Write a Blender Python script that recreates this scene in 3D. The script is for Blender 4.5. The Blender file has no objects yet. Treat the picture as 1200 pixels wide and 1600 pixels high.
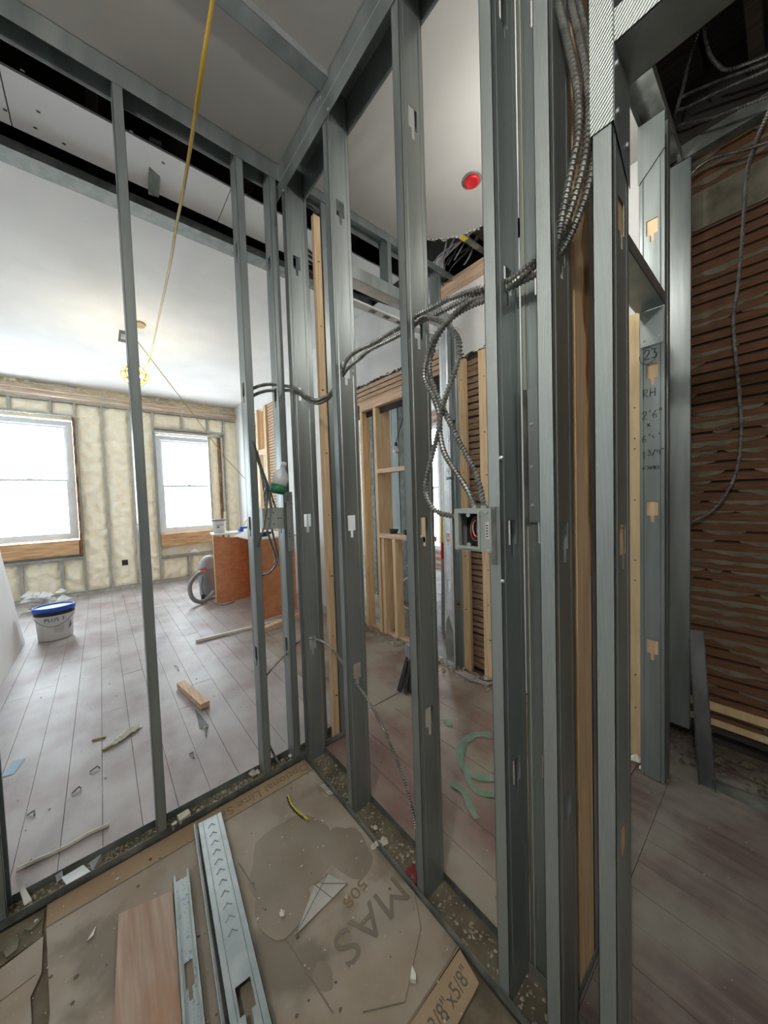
import bpy, bmesh, math, random
from mathutils import Vector, Matrix, noise
random.seed(7)
R = random.Random(11)
C = bpy.context.scene.collection
PI = math.pi

# ------------------------------------------------------------------ camera
F = 527.47                                   # focal length for a 1200 px wide frame
ROT = [[0.7643673917992564, -0.6439443913704866, -0.032834603340008005],
       [-0.050619170913925635, -0.00916307938172167, -0.998675992257865],
       [0.6427909379339358, 0.7650174238530373, -0.03959989029370262]]
EYE = Vector((0, 0, 1.35))
cam_d = bpy.data.cameras.new('camera')
cam = bpy.data.objects.new('camera', cam_d); C.objects.link(cam)
cam_d.sensor_fit = 'HORIZONTAL'; cam_d.sensor_width = 36; cam_d.lens = 36 * F / 1200
cam_d.clip_start = 0.02; cam_d.clip_end = 200
m = Matrix([[ROT[0][i], -ROT[1][i], -ROT[2][i]] for i in range(3)]).to_4x4()
m.translation = EYE
cam.matrix_world = m
bpy.context.scene.camera = cam

# ------------------------------------------------------------------ world, lights, exposure
w = bpy.data.worlds.new('world'); bpy.context.scene.world = w; w.use_nodes = True
bg = w.node_tree.nodes['Background']
bg.inputs[0].default_value = (0.86, 0.93, 1.0, 1); bg.inputs[1].default_value = 18.0
vs = bpy.context.scene.view_settings
vs.view_transform = 'Standard'; vs.look = 'None'; vs.gamma = 1; vs.use_curve_mapping = False
vs.exposure = 0.16
cy = bpy.context.scene.cycles
cy.max_bounces = 10; cy.diffuse_bounces = 6; cy.glossy_bounces = 4; cy.transmission_bounces = 6; cy.transparent_max_bounces = 16
cy.sample_clamp_indirect = 8
cy.use_denoising = True

def portal(loc, direction, sx, sy):          # marks a window opening so the sky's light is sampled through it
    l = bpy.data.lights.new('window_portal', 'AREA'); l.shape = 'RECTANGLE'; l.size = sx; l.size_y = sy
    l.cycles.is_portal = True
    o = bpy.data.objects.new('window_portal', l); C.objects.link(o)
    o.location = loc; o.rotation_euler = Vector(direction).to_track_quat('-Z', 'Y').to_euler()
portal((-0.76, 7.28, 1.8), (0, -1, 0), 1.2, 2.2)
portal((1.3, 7.28, 1.75), (0, -1, 0), 1.2, 2.1)
portal((4.93, 4.5, 1.5), (-1, 0, 0), 1.3, 2.4)
portal((3.5, 7.28, 1.6), (0, -1, 0), 1.6, 2.2)
# the work lamp that lights the near room, above and behind the viewer and a second, unseen one added to brighten the hall (fixtures further down)
LAMP = Vector((-0.95, -0.22, 2.62)); HALL_FILL = Vector((1.50, 0.66, 2.62))
for loc_, e_ in ((LAMP, 50), (HALL_FILL, 12)):
    ld_ = bpy.data.lights.new('work_lamp_light', 'POINT'); ld_.energy = e_; ld_.color = (1.0, .96, .89); ld_.shadow_soft_size = .05
    lo_ = bpy.data.objects.new('work_lamp_light', ld_); C.objects.link(lo_); lo_.location = loc_

# ------------------------------------------------------------------ pixel -> plane helpers (give real 3-D points)
def ray(x, y):
    a, b = (x - 600) / F, (y - 800) / F
    return Vector([ROT[0][i] * a + ROT[1][i] * b + ROT[2][i] for i in range(3)])
def on(axis, px, py, v):
    d = ray(px, py); t = (v - EYE[axis]) / d[axis]
    return EYE + d * t
def OX(px, py, v): return on(0, px, py, v)
def OY(px, py, v): return on(1, px, py, v)
def OZ(px, py, v=0.0): return on(2, px, py, v)

# ------------------------------------------------------------------ materials
MATS = {}
def mat(name, col, rough=0.6, metal=0.0, col2=None, scale=6.0, stretch=(1, 1, 1), bump=0.0, bscale=40.0, contrast=(0.35, 0.65),
        rough2=None, detail=4.0, spec=0.5, col3=None, scale3=1.3, c3=(0.5, 0.62), ribs=None, emit=None, alpha=None, trans=0.0):
    M_ = bpy.data.materials.new(name); M_.use_nodes = True
    nt = M_.node_tree; N = nt.nodes; L = nt.links
    p = N['Principled BSDF']
    p.inputs['Roughness'].default_value = rough; p.inputs['Metallic'].default_value = metal
    p.inputs['Specular IOR Level'].default_value = spec
    p.inputs['Base Color'].default_value = (*col, 1)
    if trans: p.inputs['Transmission Weight'].default_value = trans
    tc = N.new('ShaderNodeTexCoord')
    mp = N.new('ShaderNodeMapping'); mp.inputs['Scale'].default_value = stretch
    L.new(tc.outputs['Object'], mp.inputs[0])
    if col2:
        n = N.new('ShaderNodeTexNoise'); n.inputs['Scale'].default_value = scale; n.inputs['Detail'].default_value = detail
        L.new(mp.outputs[0], n.inputs['Vector'])
        r = N.new('ShaderNodeValToRGB'); r.color_ramp.elements[0].position = contrast[0]; r.color_ramp.elements[1].position = contrast[1]
        r.color_ramp.elements[0].color = (*col, 1); r.color_ramp.elements[1].color = (*col2, 1)
        L.new(n.outputs['Fac'], r.inputs[0]); out = r.outputs[0]
        if rough2 is not None:
            mr = N.new('ShaderNodeMapRange'); mr.inputs['To Min'].default_value = rough; mr.inputs['To Max'].default_value = rough2
            mr.inputs['From Min'].default_value = .3; mr.inputs['From Max'].default_value = .7
            L.new(n.outputs['Fac'], mr.inputs[0]); L.new(mr.outputs[0], p.inputs['Roughness'])
        if col3:
            n3 = N.new('ShaderNodeTexNoise'); n3.inputs['Scale'].default_value = scale3; n3.inputs['Detail'].default_value = 5
            L.new(tc.outputs['Object'], n3.inputs['Vector'])
            r3 = N.new('ShaderNodeValToRGB'); r3.color_ramp.elements[0].position = c3[0]; r3.color_ramp.elements[1].position = c3[1]
            L.new(n3.outputs['Fac'], r3.inputs[0])
            mx = N.new('ShaderNodeMix'); mx.data_type = 'RGBA'
            L.new(r3.outputs[0], mx.inputs['Factor']); L.new(out, mx.inputs['A']); mx.inputs['B'].default_value = (*col3, 1)
            out = mx.outputs['Result']
        L.new(out, p.inputs['Base Color'])
    last = None
    if bump:
        n2 = N.new('ShaderNodeTexNoise'); n2.inputs['Scale'].default_value = bscale; n2.inputs['Detail'].default_value = 5
        L.new(mp.outputs[0], n2.inputs['Vector'])
        b = N.new('ShaderNodeBump'); b.inputs['Strength'].default_value = bump; b.inputs['Distance'].default_value = 0.01
        L.new(n2.outputs['Fac'], b.inputs['Height']); L.new(b.outputs[0], p.inputs['Normal']); last = b
    if ribs:
        wv = N.new('ShaderNodeTexWave'); wv.bands_direction = ribs[0]; wv.inputs['Scale'].default_value = ribs[1]
        L.new(tc.outputs['Object'], wv.inputs['Vector'])
        b2 = N.new('ShaderNodeBump'); b2.inputs['Strength'].default_value = ribs[2]; b2.inputs['Distance'].default_value = 0.001
        L.new(wv.outputs['Fac'], b2.inputs['Height'])
        if last: L.new(last.outputs[0], b2.inputs['Normal'])
        L.new(b2.outputs[0], p.inputs['Normal'])
    if emit:
        p.inputs['Emission Color'].default_value = (*emit[0], 1); p.inputs['Emission Strength'].default_value = emit[1]
    if alpha is not None: p.inputs['Alpha'].default_value = alpha
    MATS[name] = M_
    return M_
steel = mat('galvanized_steel', (.26, .30, .30), .36, .66, (.40, .445, .445), 9, (1, 1, .12), .05, 60, rough2=.50)
steel_r = mat('galvanized_steel_ribbed', (.33, .375, .37), .44, .48, (.44, .485, .485), 9, (1, 1, .12), .04, 60, rough2=.5, ribs=('Y', 160, .45))
steel_k = mat('knurled_steel', (.36, .40, .39), .40, .5, (.50, .55, .54), 9, (1, 1, .12), .04, 60, rough2=.5, ribs=('DIAGONAL', 75, .9))
steel_d = mat('dusty_steel', (.17, .19, .18), .55, .7, (.33, .35, .33), 14, (1, 1, 1), .15, 60, rough2=.75)
steel_b = mat('bright_steel', (.62, .67, .70), .30, .75, (.76, .80, .83), 12, (1, 1, 1), .04, 70)
drywall = mat('white_drywall', (.72, .72, .71), .9, 0, (.77, .77, .76), 3, bump=.03, bscale=200)
drywall2 = mat('grey_board', (.43, .425, .41), .85, 0, (.49, .485, .47), 2, bump=.03, bscale=200)
plaster = mat('wall_plaster', (.66, .67, .66), .92, 0, (.75, .75, .74), 3, bump=.15, bscale=30)
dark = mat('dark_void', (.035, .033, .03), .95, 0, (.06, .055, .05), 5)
joistm = mat('old_joist_wood', (.07, .055, .04), .9, 0, (.12, .09, .06), 8, (8, 1, 8), .3, 30)
lathm = mat('old_lath_wood', (.115, .052, .026), .85, 0, (.21, .10, .05), 10, (10, 1, 20), .4, 30)
lathp = mat('pale_lath_wood', (.45, .29, .18), .85, 0, (.66, .48, .34), 8, (10, 2, 20), .3, 30)
lathb = mat('brown_lath_wood', (.24, .15, .09), .9, 0, (.42, .30, .20), 10, (8, 2, 16), .5, 30)
keym = mat('plaster_key', (.13, .12, .085), .95, 0, (.22, .205, .155), 12, bump=.5, bscale=50)
wood = mat('pine_lumber', (.60, .42, .24), .7, 0, (.78, .58, .36), 5, (14, 14, .8), .1, 60)
wood_h = mat('pine_lumber_flat', (.58, .38, .24), .7, 0, (.80, .58, .42), 5, (14, .8, 14), .1, 60)
woodx = mat('pine_sill', (.45, .24, .11), .7, 0, (.70, .46, .26), 5, (.9, 14, 14), .1, 60)
woodd = mat('stained_wood', (.13, .06, .025), .8, 0, (.30, .16, .07), 6, (10, 10, 1.2), .2, 40, col3=(.34, .23, .13), scale3=4)
ply = mat('plywood', (.62, .46, .26), .75, 0, (.74, .57, .34), 5, (6, 6, .8), .08, 60)
ply_o = mat('orange_plywood', (.56, .22, .095), .6, 0, (.66, .30, .15), 4, (3, 3, 6), .06, 60)
floorm = mat('worn_maroon_boards', (.245, .18, .175), .50, 0, (.33, .29, .285), 4, (1.6, .8, 2), .10, 60, contrast=(.3, .7), rough2=.44,
             col3=(.40, .375, .365), scale3=1.9, c3=(.40, .62))
hallm = mat('dusty_hall_boards', (.20, .115, .10), .6, 0, (.28, .20, .175), 5, (2, .8, 2), .12, 60, contrast=(.3, .7), rough2=.5,
             col3=(.34, .30, .245), scale3=2.4, c3=(.42, .60))
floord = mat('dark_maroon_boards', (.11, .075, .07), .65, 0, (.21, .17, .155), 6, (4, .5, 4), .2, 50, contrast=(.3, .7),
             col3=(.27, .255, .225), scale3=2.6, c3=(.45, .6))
subf = mat('subfloor_dirt', (.10, .085, .06), .95, 0, (.20, .17, .12), 10, bump=.5, bscale=40)
card = mat('dusty_cardboard', (.27, .21, .15), .8, 0, (.345, .30, .245), 4, (1, 1, 1), .12, 14, contrast=(.3, .6),
           col3=(.20, .165, .125), scale3=2.6, c3=(.56, .62), rough2=.6)
cardb = mat('brown_cardboard', (.29, .20, .115), .8, 0, (.35, .255, .16), 5, bump=.08, bscale=20)
cardg = mat('crease', (.20, .16, .12), .8)
ink = mat('faded_ink', (.13, .11, .09), .9)
ink3 = mat('very_faded_ink', (.20, .17, .14), .9)
ink2 = mat('pale_ink', (.22, .15, .09), .9)
inkb = mat('black_marker', (.02, .02, .03), .6)
foam = mat('spray_foam', (.93, .84, .62), .95, 0, (.98, .94, .80), 9, bump=.5, bscale=28)
foamseam = mat('grey_stud_edge', (.38, .38, .36), .6, .3, (.50, .50, .47), 12)
vinyl = mat('window_vinyl', (.62, .66, .70), .5, 0, (.70, .73, .76), 6)
bx_m = mat('armored_cable_steel', (.20, .205, .20), .42, .75, (.38, .39, .37), 30)
bx_d = mat('armored_cable_dark', (.14, .145, .14), .34, .9, (.26, .27, .26), 30)
boxm = mat('electrical_box_steel', (.44, .50, .475), .45, .35, (.52, .58, .55), 14)
black = mat('black_plastic', (.02, .02, .022), .5)
wirec = mat('romex_grey', (.30, .29, .28), .5, 0, (.42, .40, .38), 8)
yel = mat('yellow_cord', (.40, .26, .015), .5)
yelb = mat('yellow_plastic', (.85, .60, .03), .4)
tan = mat('tan_rope', (.45, .33, .15), .8)
copper = mat('pale_copper', (.72, .50, .42), .4, .35, (.80, .62, .54), 6, (1, 8, 8))
blue = mat('blue_lid', (.015, .10, .55), .4)
white = mat('white_plastic', (.70, .71, .70), .45, 0, (.78, .78, .77), 5)
greyp = mat('grey_plastic', (.22, .23, .25), .5, 0, (.30, .31, .33), 5)
red = mat('red_plastic', (.55, .01, .015), .45)
redp = mat('red_stain', (.22, .03, .025), .7)
greenp = mat('green_spray_paint', (.14, .29, .205), .75, 0, (.27, .31, .26), 16)
rag = mat('plaster_white', (.72, .70, .62), .9, 0, (.80, .79, .74), 10, bump=.3, bscale=50)
chipm = mat('plaster_chip', (.48, .45, .37), .95, 0, (.66, .64, .56), 20)
crumbm = mat('plaster_crumbs', (.24, .22, .17), .95, 0, (.44, .41, .34), 60)
palem = mat('pale_strip', (.42, .43, .27), .8)
rubm = mat('dark_rubble', (.07, .06, .045), .95, 0, (.17, .15, .115), 30)
brickm = mat('brick_face', (.35, .15, .10), .9, 0, (.50, .26, .18), 6, bump=.3, bscale=40)
mortar = mat('mortar', (.40, .37, .33), .95, 0, (.5, .47, .42), 10)
bulbm = mat('lamp_bulb', (1, .85, .5), .4, emit=((1, .90, .70), 150))
bulb_off = mat('unlit_bulb', (.75, .76, .78), .2)
bristle = mat('bristles', (.03, .03, .03), .8, 0, (.07, .07, .07), 60, (1, 1, .2))
greenl = mat('green_label', (.02, .20, .10), .5)
plas = mat('clear_plastic', (.85, .9, .92), .15, alpha=.42)
studblue = mat('loose_stud_steel', (.33, .39, .41), .42, .65, (.45, .51, .53), 12, (1, 1, 1), .05, 60)
blacksteel = mat('blackened_steel', (.05, .055, .06), .4, .6, (.10, .105, .11), 10, (1, 1, .2))
cartm = mat('crumpled_film', (.75, .77, .76), .2, 0, (.6, .62, .6), 14, bump=.7, bscale=22, alpha=.55)
yelfoam = mat('yellow_insulation', (.60, .50, .04), .6)
labelm = mat('white_label', (.75, .75, .74), .7)
purple = mat('purple_print', (.16, .13, .45), .6)
textb = mat('dark_blue_print', (.03, .05, .22), .6)
greyprint = mat('grey_print', (.42, .42, .42), .7)
steelink = mat('stamped_steel', (.20, .28, .42), .42, .6, (.42, .48, .50), 160, (1, .6, 1), contrast=(.34, .42))
brownw = mat('board_with_stain', (.36, .24, .18), .8, 0, (.46, .36, .29), 5, (10, .7, 10), .15, 40, col3=(.38, .21, .12), scale3=2.2, c3=(.58, .72))
def glass_mat():
    M_ = bpy.data.materials.new('window_glass'); M_.use_nodes = True; nt = M_.node_tree; N = nt.nodes; L = nt.links
    N.remove(N['Principled BSDF'])
    t = N.new('ShaderNodeBsdfTransparent'); g = N.new('ShaderNodeBsdfGlossy'); g.inputs['Roughness'].default_value = .05
    t.inputs[0].default_value = (.95, .97, .97, 1)
    mx = N.new('ShaderNodeMixShader'); mx.inputs[0].default_value = .06
    L.new(t.outputs[0], mx.inputs[1]); L.new(g.outputs[0], mx.inputs[2]); L.new(mx.outputs[0], N['Material Output'].inputs[0])
    return M_
glass = glass_mat()

# ------------------------------------------------------------------ mesh builder
class M:
    def __init__(s): s.v = []; s.f = []
    def quadbox(s, P):                       # P: 8 corners, 4 bottom then 4 top in the same order
        b = len(s.v); s.v += [tuple(p) for p in P]
        s.f += [(b + 3, b + 2, b + 1, b), (b + 4, b + 5, b + 6, b + 7)]
        for i in range(4):
            j = (i + 1) % 4; s.f.append((b + i, b + j, b + 4 + j, b + 4 + i))
        return s
    def box(s, x0, x1, y0, y1, z0, z1):
        return s.quadbox([(x0, y0, z0), (x1, y0, z0), (x1, y1, z0), (x0, y1, z0), (x0, y0, z1), (x1, y0, z1), (x1, y1, z1), (x0, y1, z1)])
    def plate(s, o, a, b, n):                # corner + two edge vectors + thickness vector
        o, a, b, n = map(Vector, (o, a, b, n))
        if a.cross(b).dot(n) < 0: a, b, o = b, a, o
        return s.quadbox([o, o + a, o + a + b, o + b, o + n, o + a + n, o + a + b + n, o + b + n])
    def bar(s, p, q, w_, d_, up=(0, 0, 1)):  # rectangular bar from p to q
        p, q = Vector(p), Vector(q); t = (q - p).normalized(); a = t.cross(Vector(up)).normalized(); b = a.cross(t)
        a *= w_ / 2; b *= d_ / 2
        return s.quadbox([p - a - b, p + a - b, p + a + b, p - a + b, q - a - b, q + a - b, q + a + b, q - a + b])
    def tube(s, pts, r, n=8, ribs=None, caps=True):
        pts = [Vector(p) for p in pts]
        if ribs:                             # resample and alternate radius: the convolutions of armored cable
            pts = resample(pts, ribs / 4)
        rings = []; up = None
        for i, p in enumerate(pts):
            t = (pts[min(i + 1, len(pts) - 1)] - pts[max(i - 1, 0)])
            t = t.normalized() if t.length > 1e-9 else Vector((0, 0, 1))
            if up is None: up = Vector((0, 0, 1)) if abs(t.z) < .9 else Vector((1, 0, 0))
            a = t.cross(up).normalized(); up = a.cross(t).normalized()
            rr = r if not isinstance(r, (list, tuple)) else r[i]
            if ribs: rr = r * (1.0, 1.0, .70, .70)[i % 4]
            rings.append(len(s.v))
            for k in range(n):
                an = 2 * PI * k / n; q = p + a * (rr * math.cos(an)) + up * (rr * math.sin(an))
                if ribs: q += t * (ribs * .32 * math.sin(an))
                s.v.append(tuple(q))
        for i in range(len(rings) - 1):
            for k in range(n):
                k2 = (k + 1) % n
                s.f.append((rings[i] + k, rings[i] + k2, rings[i + 1] + k2, rings[i + 1] + k))
        if caps:
            s.f.append(tuple(rings[0] + k for k in reversed(range(n)))); s.f.append(tuple(rings[-1] + k for k in range(n)))
        return s
    def lathe(s, prof, c, n=20, sx=1, sy=1, caps=True):   # prof: (radius, z)
        rings = []
        for r_, z in prof:
            rings.append(len(s.v))
            for k in range(n):
                a = 2 * PI * k / n; s.v.append((c[0] + r_ * sx * math.cos(a), c[1] + r_ * sy * math.sin(a), c[2] + z))
        for i in range(len(rings) - 1):
            for k in range(n):
                k2 = (k + 1) % n; s.f.append((rings[i] + k, rings[i] + k2, rings[i + 1] + k2, rings[i + 1] + k))
        if caps:
            s.f.append(tuple(rings[0] + k for k in reversed(range(n)))); s.f.append(tuple(rings[-1] + k for k in range(n)))
        return s
    def prism(s, poly, nvec):                # polygon of 3-D points, extruded by nvec
        b = len(s.v); n = len(poly); nvec = Vector(nvec)
        s.v += [tuple(p) for p in poly]; s.v += [tuple(Vector(p) + nvec) for p in poly]
        s.f.append(tuple(b + i for i in reversed(range(n)))); s.f.append(tuple(b + n + i for i in range(n)))
        for i in range(n):
            j = (i + 1) % n; s.f.append((b + i, b + j, b + n + j, b + n + i))
        return s
    def rock(s, c, r, rz=.6, seed=0):
        rr = random.Random(seed * 977 + 13); b = len(s.v)
        for (x, y, z) in [(1, 0, 0), (.3, .95, 0), (-.8, .6, 0), (-.8, -.6, 0), (.3, -.95, 0), (.1, .1, 1), (0, 0, -.5)]:
            k = r * rr.uniform(.7, 1.25); s.v.append((c[0] + x * k, c[1] + y * k, c[2] + z * k * rz))
        for i in range(5):
            j = (i + 1) % 5; s.f += [(b + i, b + j, b + 5), (b + j, b + i, b + 6)]
        return s
def resample(pts, step):
    # Catmull-Rom smoothing, then even spacing
    P = [pts[0]] + list(pts) + [pts[-1]]; fine = []
    for i in range(1, len(P) - 2):
        for k in range(12):
            t = k / 12; a, b, c, d = P[i - 1], P[i], P[i + 1], P[i + 2]
            fine.append(.5 * ((2 * b) + (c - a) * t + (2 * a - 5 * b + 4 * c - d) * t * t + (3 * b - a - 3 * c + d) * t ** 3))
    fine.append(P[-2]); out = [fine[0]]; acc = 0
    for i in range(1, len(fine)):
        seg = (fine[i] - fine[i - 1]); L_ = seg.length
        while L_ > 1e-9 and acc + L_ >= step:
            t = (step - acc) / L_; q = fine[i - 1] + seg * t; out.append(q)
            fine[i - 1] = q; seg = fine[i] - q; L_ = seg.length; acc = 0
        acc += L_
    return out
def smooth(pts, step=.02): return resample([Vector(p) for p in pts], step)

ORG = {}
def emp(name, loc, label, cat, group=None, kind=None):
    o = bpy.data.objects.new(name, None); C.objects.link(o); o.location = loc; o.empty_display_size = .05
    ORG[o.name] = Vector(loc)
    if label: o['label'] = label
    if cat: o['category'] = cat
    if group: o['group'] = group
    if kind: o['kind'] = kind
    return o
def put(name, mb, material, parent=None, label=None, cat=None, group=None, kind=None, org=None, sm=False):
    me = bpy.data.meshes.new(name)
    o_ = Vector((0, 0, 0))
    if parent is not None: o_ = ORG.get(parent.name, Vector((0, 0, 0)))
    elif org is not None: o_ = Vector(org)
    me.from_pydata([tuple(Vector(v) - o_) for v in mb.v], [], mb.f); me.materials.append(material)
    if sm:
        me.polygons.foreach_set('use_smooth', [True] * len(me.polygons))
    o = bpy.data.objects.new(name, me); C.objects.link(o)
    if parent is not None: o.parent = parent
    else: o.location = o_
    ORG[o.name] = o_
    if label: o['label'] = label
    if cat: o['category'] = cat
    if group: o['group'] = group
    if kind: o['kind'] = kind
    return o
def text(body, loc, rot, size, material, parent, sx=1.0, name='printing', ext=.0002):
    cu = bpy.data.curves.new(name, 'FONT'); cu.body = body; cu.size = size; cu.extrude = ext; cu.align_x = 'CENTER'; cu.align_y = 'CENTER'
    cu.materials.append(material)
    o = bpy.data.objects.new(name, cu); C.objects.link(o)
    o.parent = parent; o.location = Vector(loc) - ORG[parent.name]; o.rotation_euler = rot; o.scale = (sx, 1, 1)
    bpy.context.view_layer.update()
    me = bpy.data.meshes.new_from_object(o.evaluated_get(bpy.context.evaluated_depsgraph_get()))
    q = bpy.data.objects.new(name, me); C.objects.link(q); q.parent = parent; q.location = o.location; q.rotation_euler = rot; q.scale = o.scale
    bpy.data.objects.remove(o)
    return q

# ------------------------------------------------------------------ steel framing
HOLES = (.615, 1.25, 1.885, 2.53)
def stud(label, O, U, V, W, z1, holes=HOLES, Fw=.033, lip=.008, hw=None, group='steel studs', m_web=None, m_fl=None, screws=(), z0=None, rope=None):
    """C-shaped stud. O: foot of the web/flange corner, U: across the wall (web), V: along the wall (flanges)."""
    O = Vector(O); U = Vector(U); V = Vector(V); t = .0013
    if z0 is None: z0 = O.z
    if hw is None: hw = W * .46
    root = emp('metal_stud', (O.x, O.y, z0), label, 'stud', group)
    H = z1 - z0; Z = Vector((0, 0, 1)); base = Vector((O.x, O.y, z0))
    a0 = W / 2 - hw / 2; a1 = W / 2 + hw / 2; n0 = W / 2 - hw * .17; n1 = W / 2 + hw * .17
    g = .0028; k0 = W * .13; k1 = W * .19
    web = M()
    def strip(u0, v0, u1, v1, za=z0, zb=z1):
        p = Vector((O.x, O.y, za)) + U * u0 + V * v0
        web.plate(p, U * (u1 - u0) + V * (v1 - v0), Z * (zb - za), V * t)
    for (u0, v0, u1, v1) in ((0, 0, k0, 0), (k0, 0, (k0 + k1) / 2, g), ((k0 + k1) / 2, g, k1, 0), (k1, 0, a0, 0),
                             (a1, 0, W - k1, 0), (W - k1, 0, W - (k0 + k1) / 2, g), (W - (k0 + k1) / 2, g, W - k0, 0), (W - k0, 0, W, 0)):
        strip(u0, v0, u1, v1)
    zs = [z for z in holes if z0 + .1 < z < z1 - .1]
    c = z0
    for z in zs:
        strip(a0, 0, a1, 0, c, z - .030)
        # the tail of the knockout: cut the middle strip lower
        c = z + .034
    strip(a0, 0, a1, 0, c, z1)
    o = put('web', web, m_web or steel, root)
    # carve tails: rebuild the strip below each hole in two halves
    if zs:
        web.v = web.v; me = o.data
        # simple way: dark-free real opening made by splitting the strip just built
        web2 = M(); keep = []
        for (u0, v0, u1, v1) in ((0, 0, k0, 0), (k0, 0, (k0 + k1) / 2, g), ((k0 + k1) / 2, g, k1, 0), (k1, 0, a0, 0),
                                 (a1, 0, W - k1, 0), (W - k1, 0, W - (k0 + k1) / 2, g), (W - (k0 + k1) / 2, g, W - k0, 0), (W - k0, 0, W, 0)):
            p = base + U * u0 + V * v0; web2.plate(p, U * (u1 - u0) + V * (v1 - v0), Z * H, V * t)
        c = z0
        for z in zs + [None]:
            zt = z1 if z is None else z - .030
            if z is None:
                web2.plate(Vector((O.x, O.y, c)) + U * a0, U * (a1 - a0), Z * (zt - c), V * t)
            else:
                web2.plate(Vector((O.x, O.y, c)) + U * a0, U * (a1 - a0), Z * (zt - .030 - c), V * t)
                web2.plate(Vector((O.x, O.y, zt - .030)) + U * a0, U * (n0 - a0), Z * .030, V * t)
                web2.plate(Vector((O.x, O.y, zt - .030)) + U * n1, U * (a1 - n1), Z * .030, V * t)
                c = z + .034
        me.clear_geometry(); me.from_pydata([tuple(Vector(v) - base) for v in web2.v], [], web2.f)
    for u, s in ((0, 1), (W, -1)):
        fl = M()
        fl.plate(base + U * u, V * Fw, Z * H, U * (s * t))
        fl.plate(base + U * u + V * (Fw - t), U * (s * lip), Z * H, V * t)
        fo = put('flange', fl, m_fl or steel, root)
    for (pos, nrm) in screws:
        s_ = M(); pos = Vector(pos); nrm = Vector(nrm).normalized()
        s_.tube([pos, pos + nrm * .002, pos + nrm * .0035], [.0052, .005, .0018], 8)
        put('screw', s_, steel_b, root)
    return root
def track(label, O, D, U, N, W, Fl, name='floor_track', cat='track', group='steel tracks', m=None, m2=None, t=.0015):
    """U channel. O: corner, D: length vector, U: across unit, N: flange direction unit."""
    O, D, U, N = map(Vector, (O, D, U, N))
    root = emp(name, O, label, cat, group); m = m or steel
    put('web', M().plate(O, D, U * W, N * t), m2 or m, root)
    put('flange', M().plate(O, D, N * Fl, U * t), m, root)
    put('flange', M().plate(O + U * W, D, N * Fl, -U * t), m, root)
    return root

# ================================================================== SETTING
# subfloor slab under everything, boards on top
fl = put('floor', M().box(-1.5, 5.2, -2.2, 7.4, -.14, -.022), subf, kind='structure')
def boards(x0, x1, y0, y1, bw, material, lens=(1.1, 2.4), zt=0.0):
    x = x0; i = 0
    while x < x1 - 1e-4:
        xe = min(x + bw, x1); y = y0 - R.uniform(0, .9); 
        while y < y1:
            L_ = R.uniform(*lens); ya = max(y, y0); yb = min(y + L_, y1); y += L_
            if yb - ya < .02: continue
            if y1 - yb < .25: yb = y1; y = y1
            dz = R.uniform(-.0012, .0006)
            put('floorboard', M().box(x + .0010, xe - .0010, ya + .001, yb - .001, -.021, zt + dz), material, fl)
        x = xe
boards(-1.5, 1.12, 1.72, 7.1, .131, floorm)                    # living room
boards(1.12, 2.15, 1.72, 3.4, .131, hallm)
boards(1.12, 2.15, 3.4, 7.1, .131, floorm)
boards(.864, 2.13, .46, 1.605, .131, hallm, (1.2, 2.0))        # hall behind the partition
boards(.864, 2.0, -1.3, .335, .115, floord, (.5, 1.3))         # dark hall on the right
put('subfloor', M().box(-1.3, .752, -2.1, 1.61, -.021, -.004), subf, fl)
put('threshold', M().box(.863, 2.1, .336, .459, -.021, -.002), floord, fl)
put('threshold', M().box(.863, 2.13, 1.606, 1.718, -.021, -.003), hallm, fl)
put('plank', M().box(2.003, 2.32, -1.3, .42, -.021, .012), floord, fl)
put('subfloor', M().box(2.16, 4.9, .8, 7.1, -.021, -.004), floord, fl)

# windows wall (outer shell) with real openings
def wall_y(name, y0, y1, x0, x1, z0, z1, openings, material):
    mb = M(); xs = sorted([x0, x1] + [v for o in openings for v in o[:2]])
    for i in range(len(xs) - 1):
        a, b = xs[i], xs[i + 1]
        if b - a < 1e-6: continue
        op = [o for o in openings if o[0] <= a + 1e-6 and o[1] >= b - 1e-6]
        if op:
            mb.box(a, b, y0, y1, z0, op[0][2]); mb.box(a, b, y0, y1, op[0][3], z1)
        else: mb.box(a, b, y0, y1, z0, z1)
    return put(name, mb, material, kind='structure')
wall_back = wall_y('wall_back', 7.16, 7.27, -1.6, 5.2, -.02, 4.0, [(-1.26, -.26, .86, 2.72), (.82, 1.78, .87, 2.62), (2.75, 4.25, .7, 2.6)], foam)
def wall_x(name, x0, x1, y0, y1, z0, z1, openings, material):
    mb = M(); ys = sorted([y0, y1] + [v for o in openings for v in o[:2]])
    for i in range(len(ys) - 1):
        a, b = ys[i], ys[i + 1]
        if b - a < 1e-6: continue
        op = [o for o in openings if o[0] <= a + 1e-6 and o[1] >= b - 1e-6]
        if op:
            mb.box(x0, x1, a, b, z0, op[0][2]); mb.box(x0, x1, a, b, op[0][3], z1)
        else: mb.box(x0, x1, a, b, z0, z1)
    return put(name, mb, material, kind='structure')
wall_x('wall_left', -1.6, -1.5, 1.61, 7.16, -.02, 4.0, [], drywall)
wall_x('wall_left_near', -1.38, -1.3, -2.2, 1.61, -.02, 4.0, [], drywall2)
wall_y('wall_front', -2.2, -2.1, -1.38, 2.6, -.02, 4.0, [], drywall2)
put('wall_left_return', M().box(-1.6, -1.38, 1.56, 1.61, -.02, 4.0), drywall2, kind='structure')
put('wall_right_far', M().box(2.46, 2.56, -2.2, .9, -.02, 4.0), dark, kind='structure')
put('roof_deck', M().box(-1.6, 5.2, -2.2, 7.3, 3.92, 4.0), dark, kind='structure')
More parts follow.
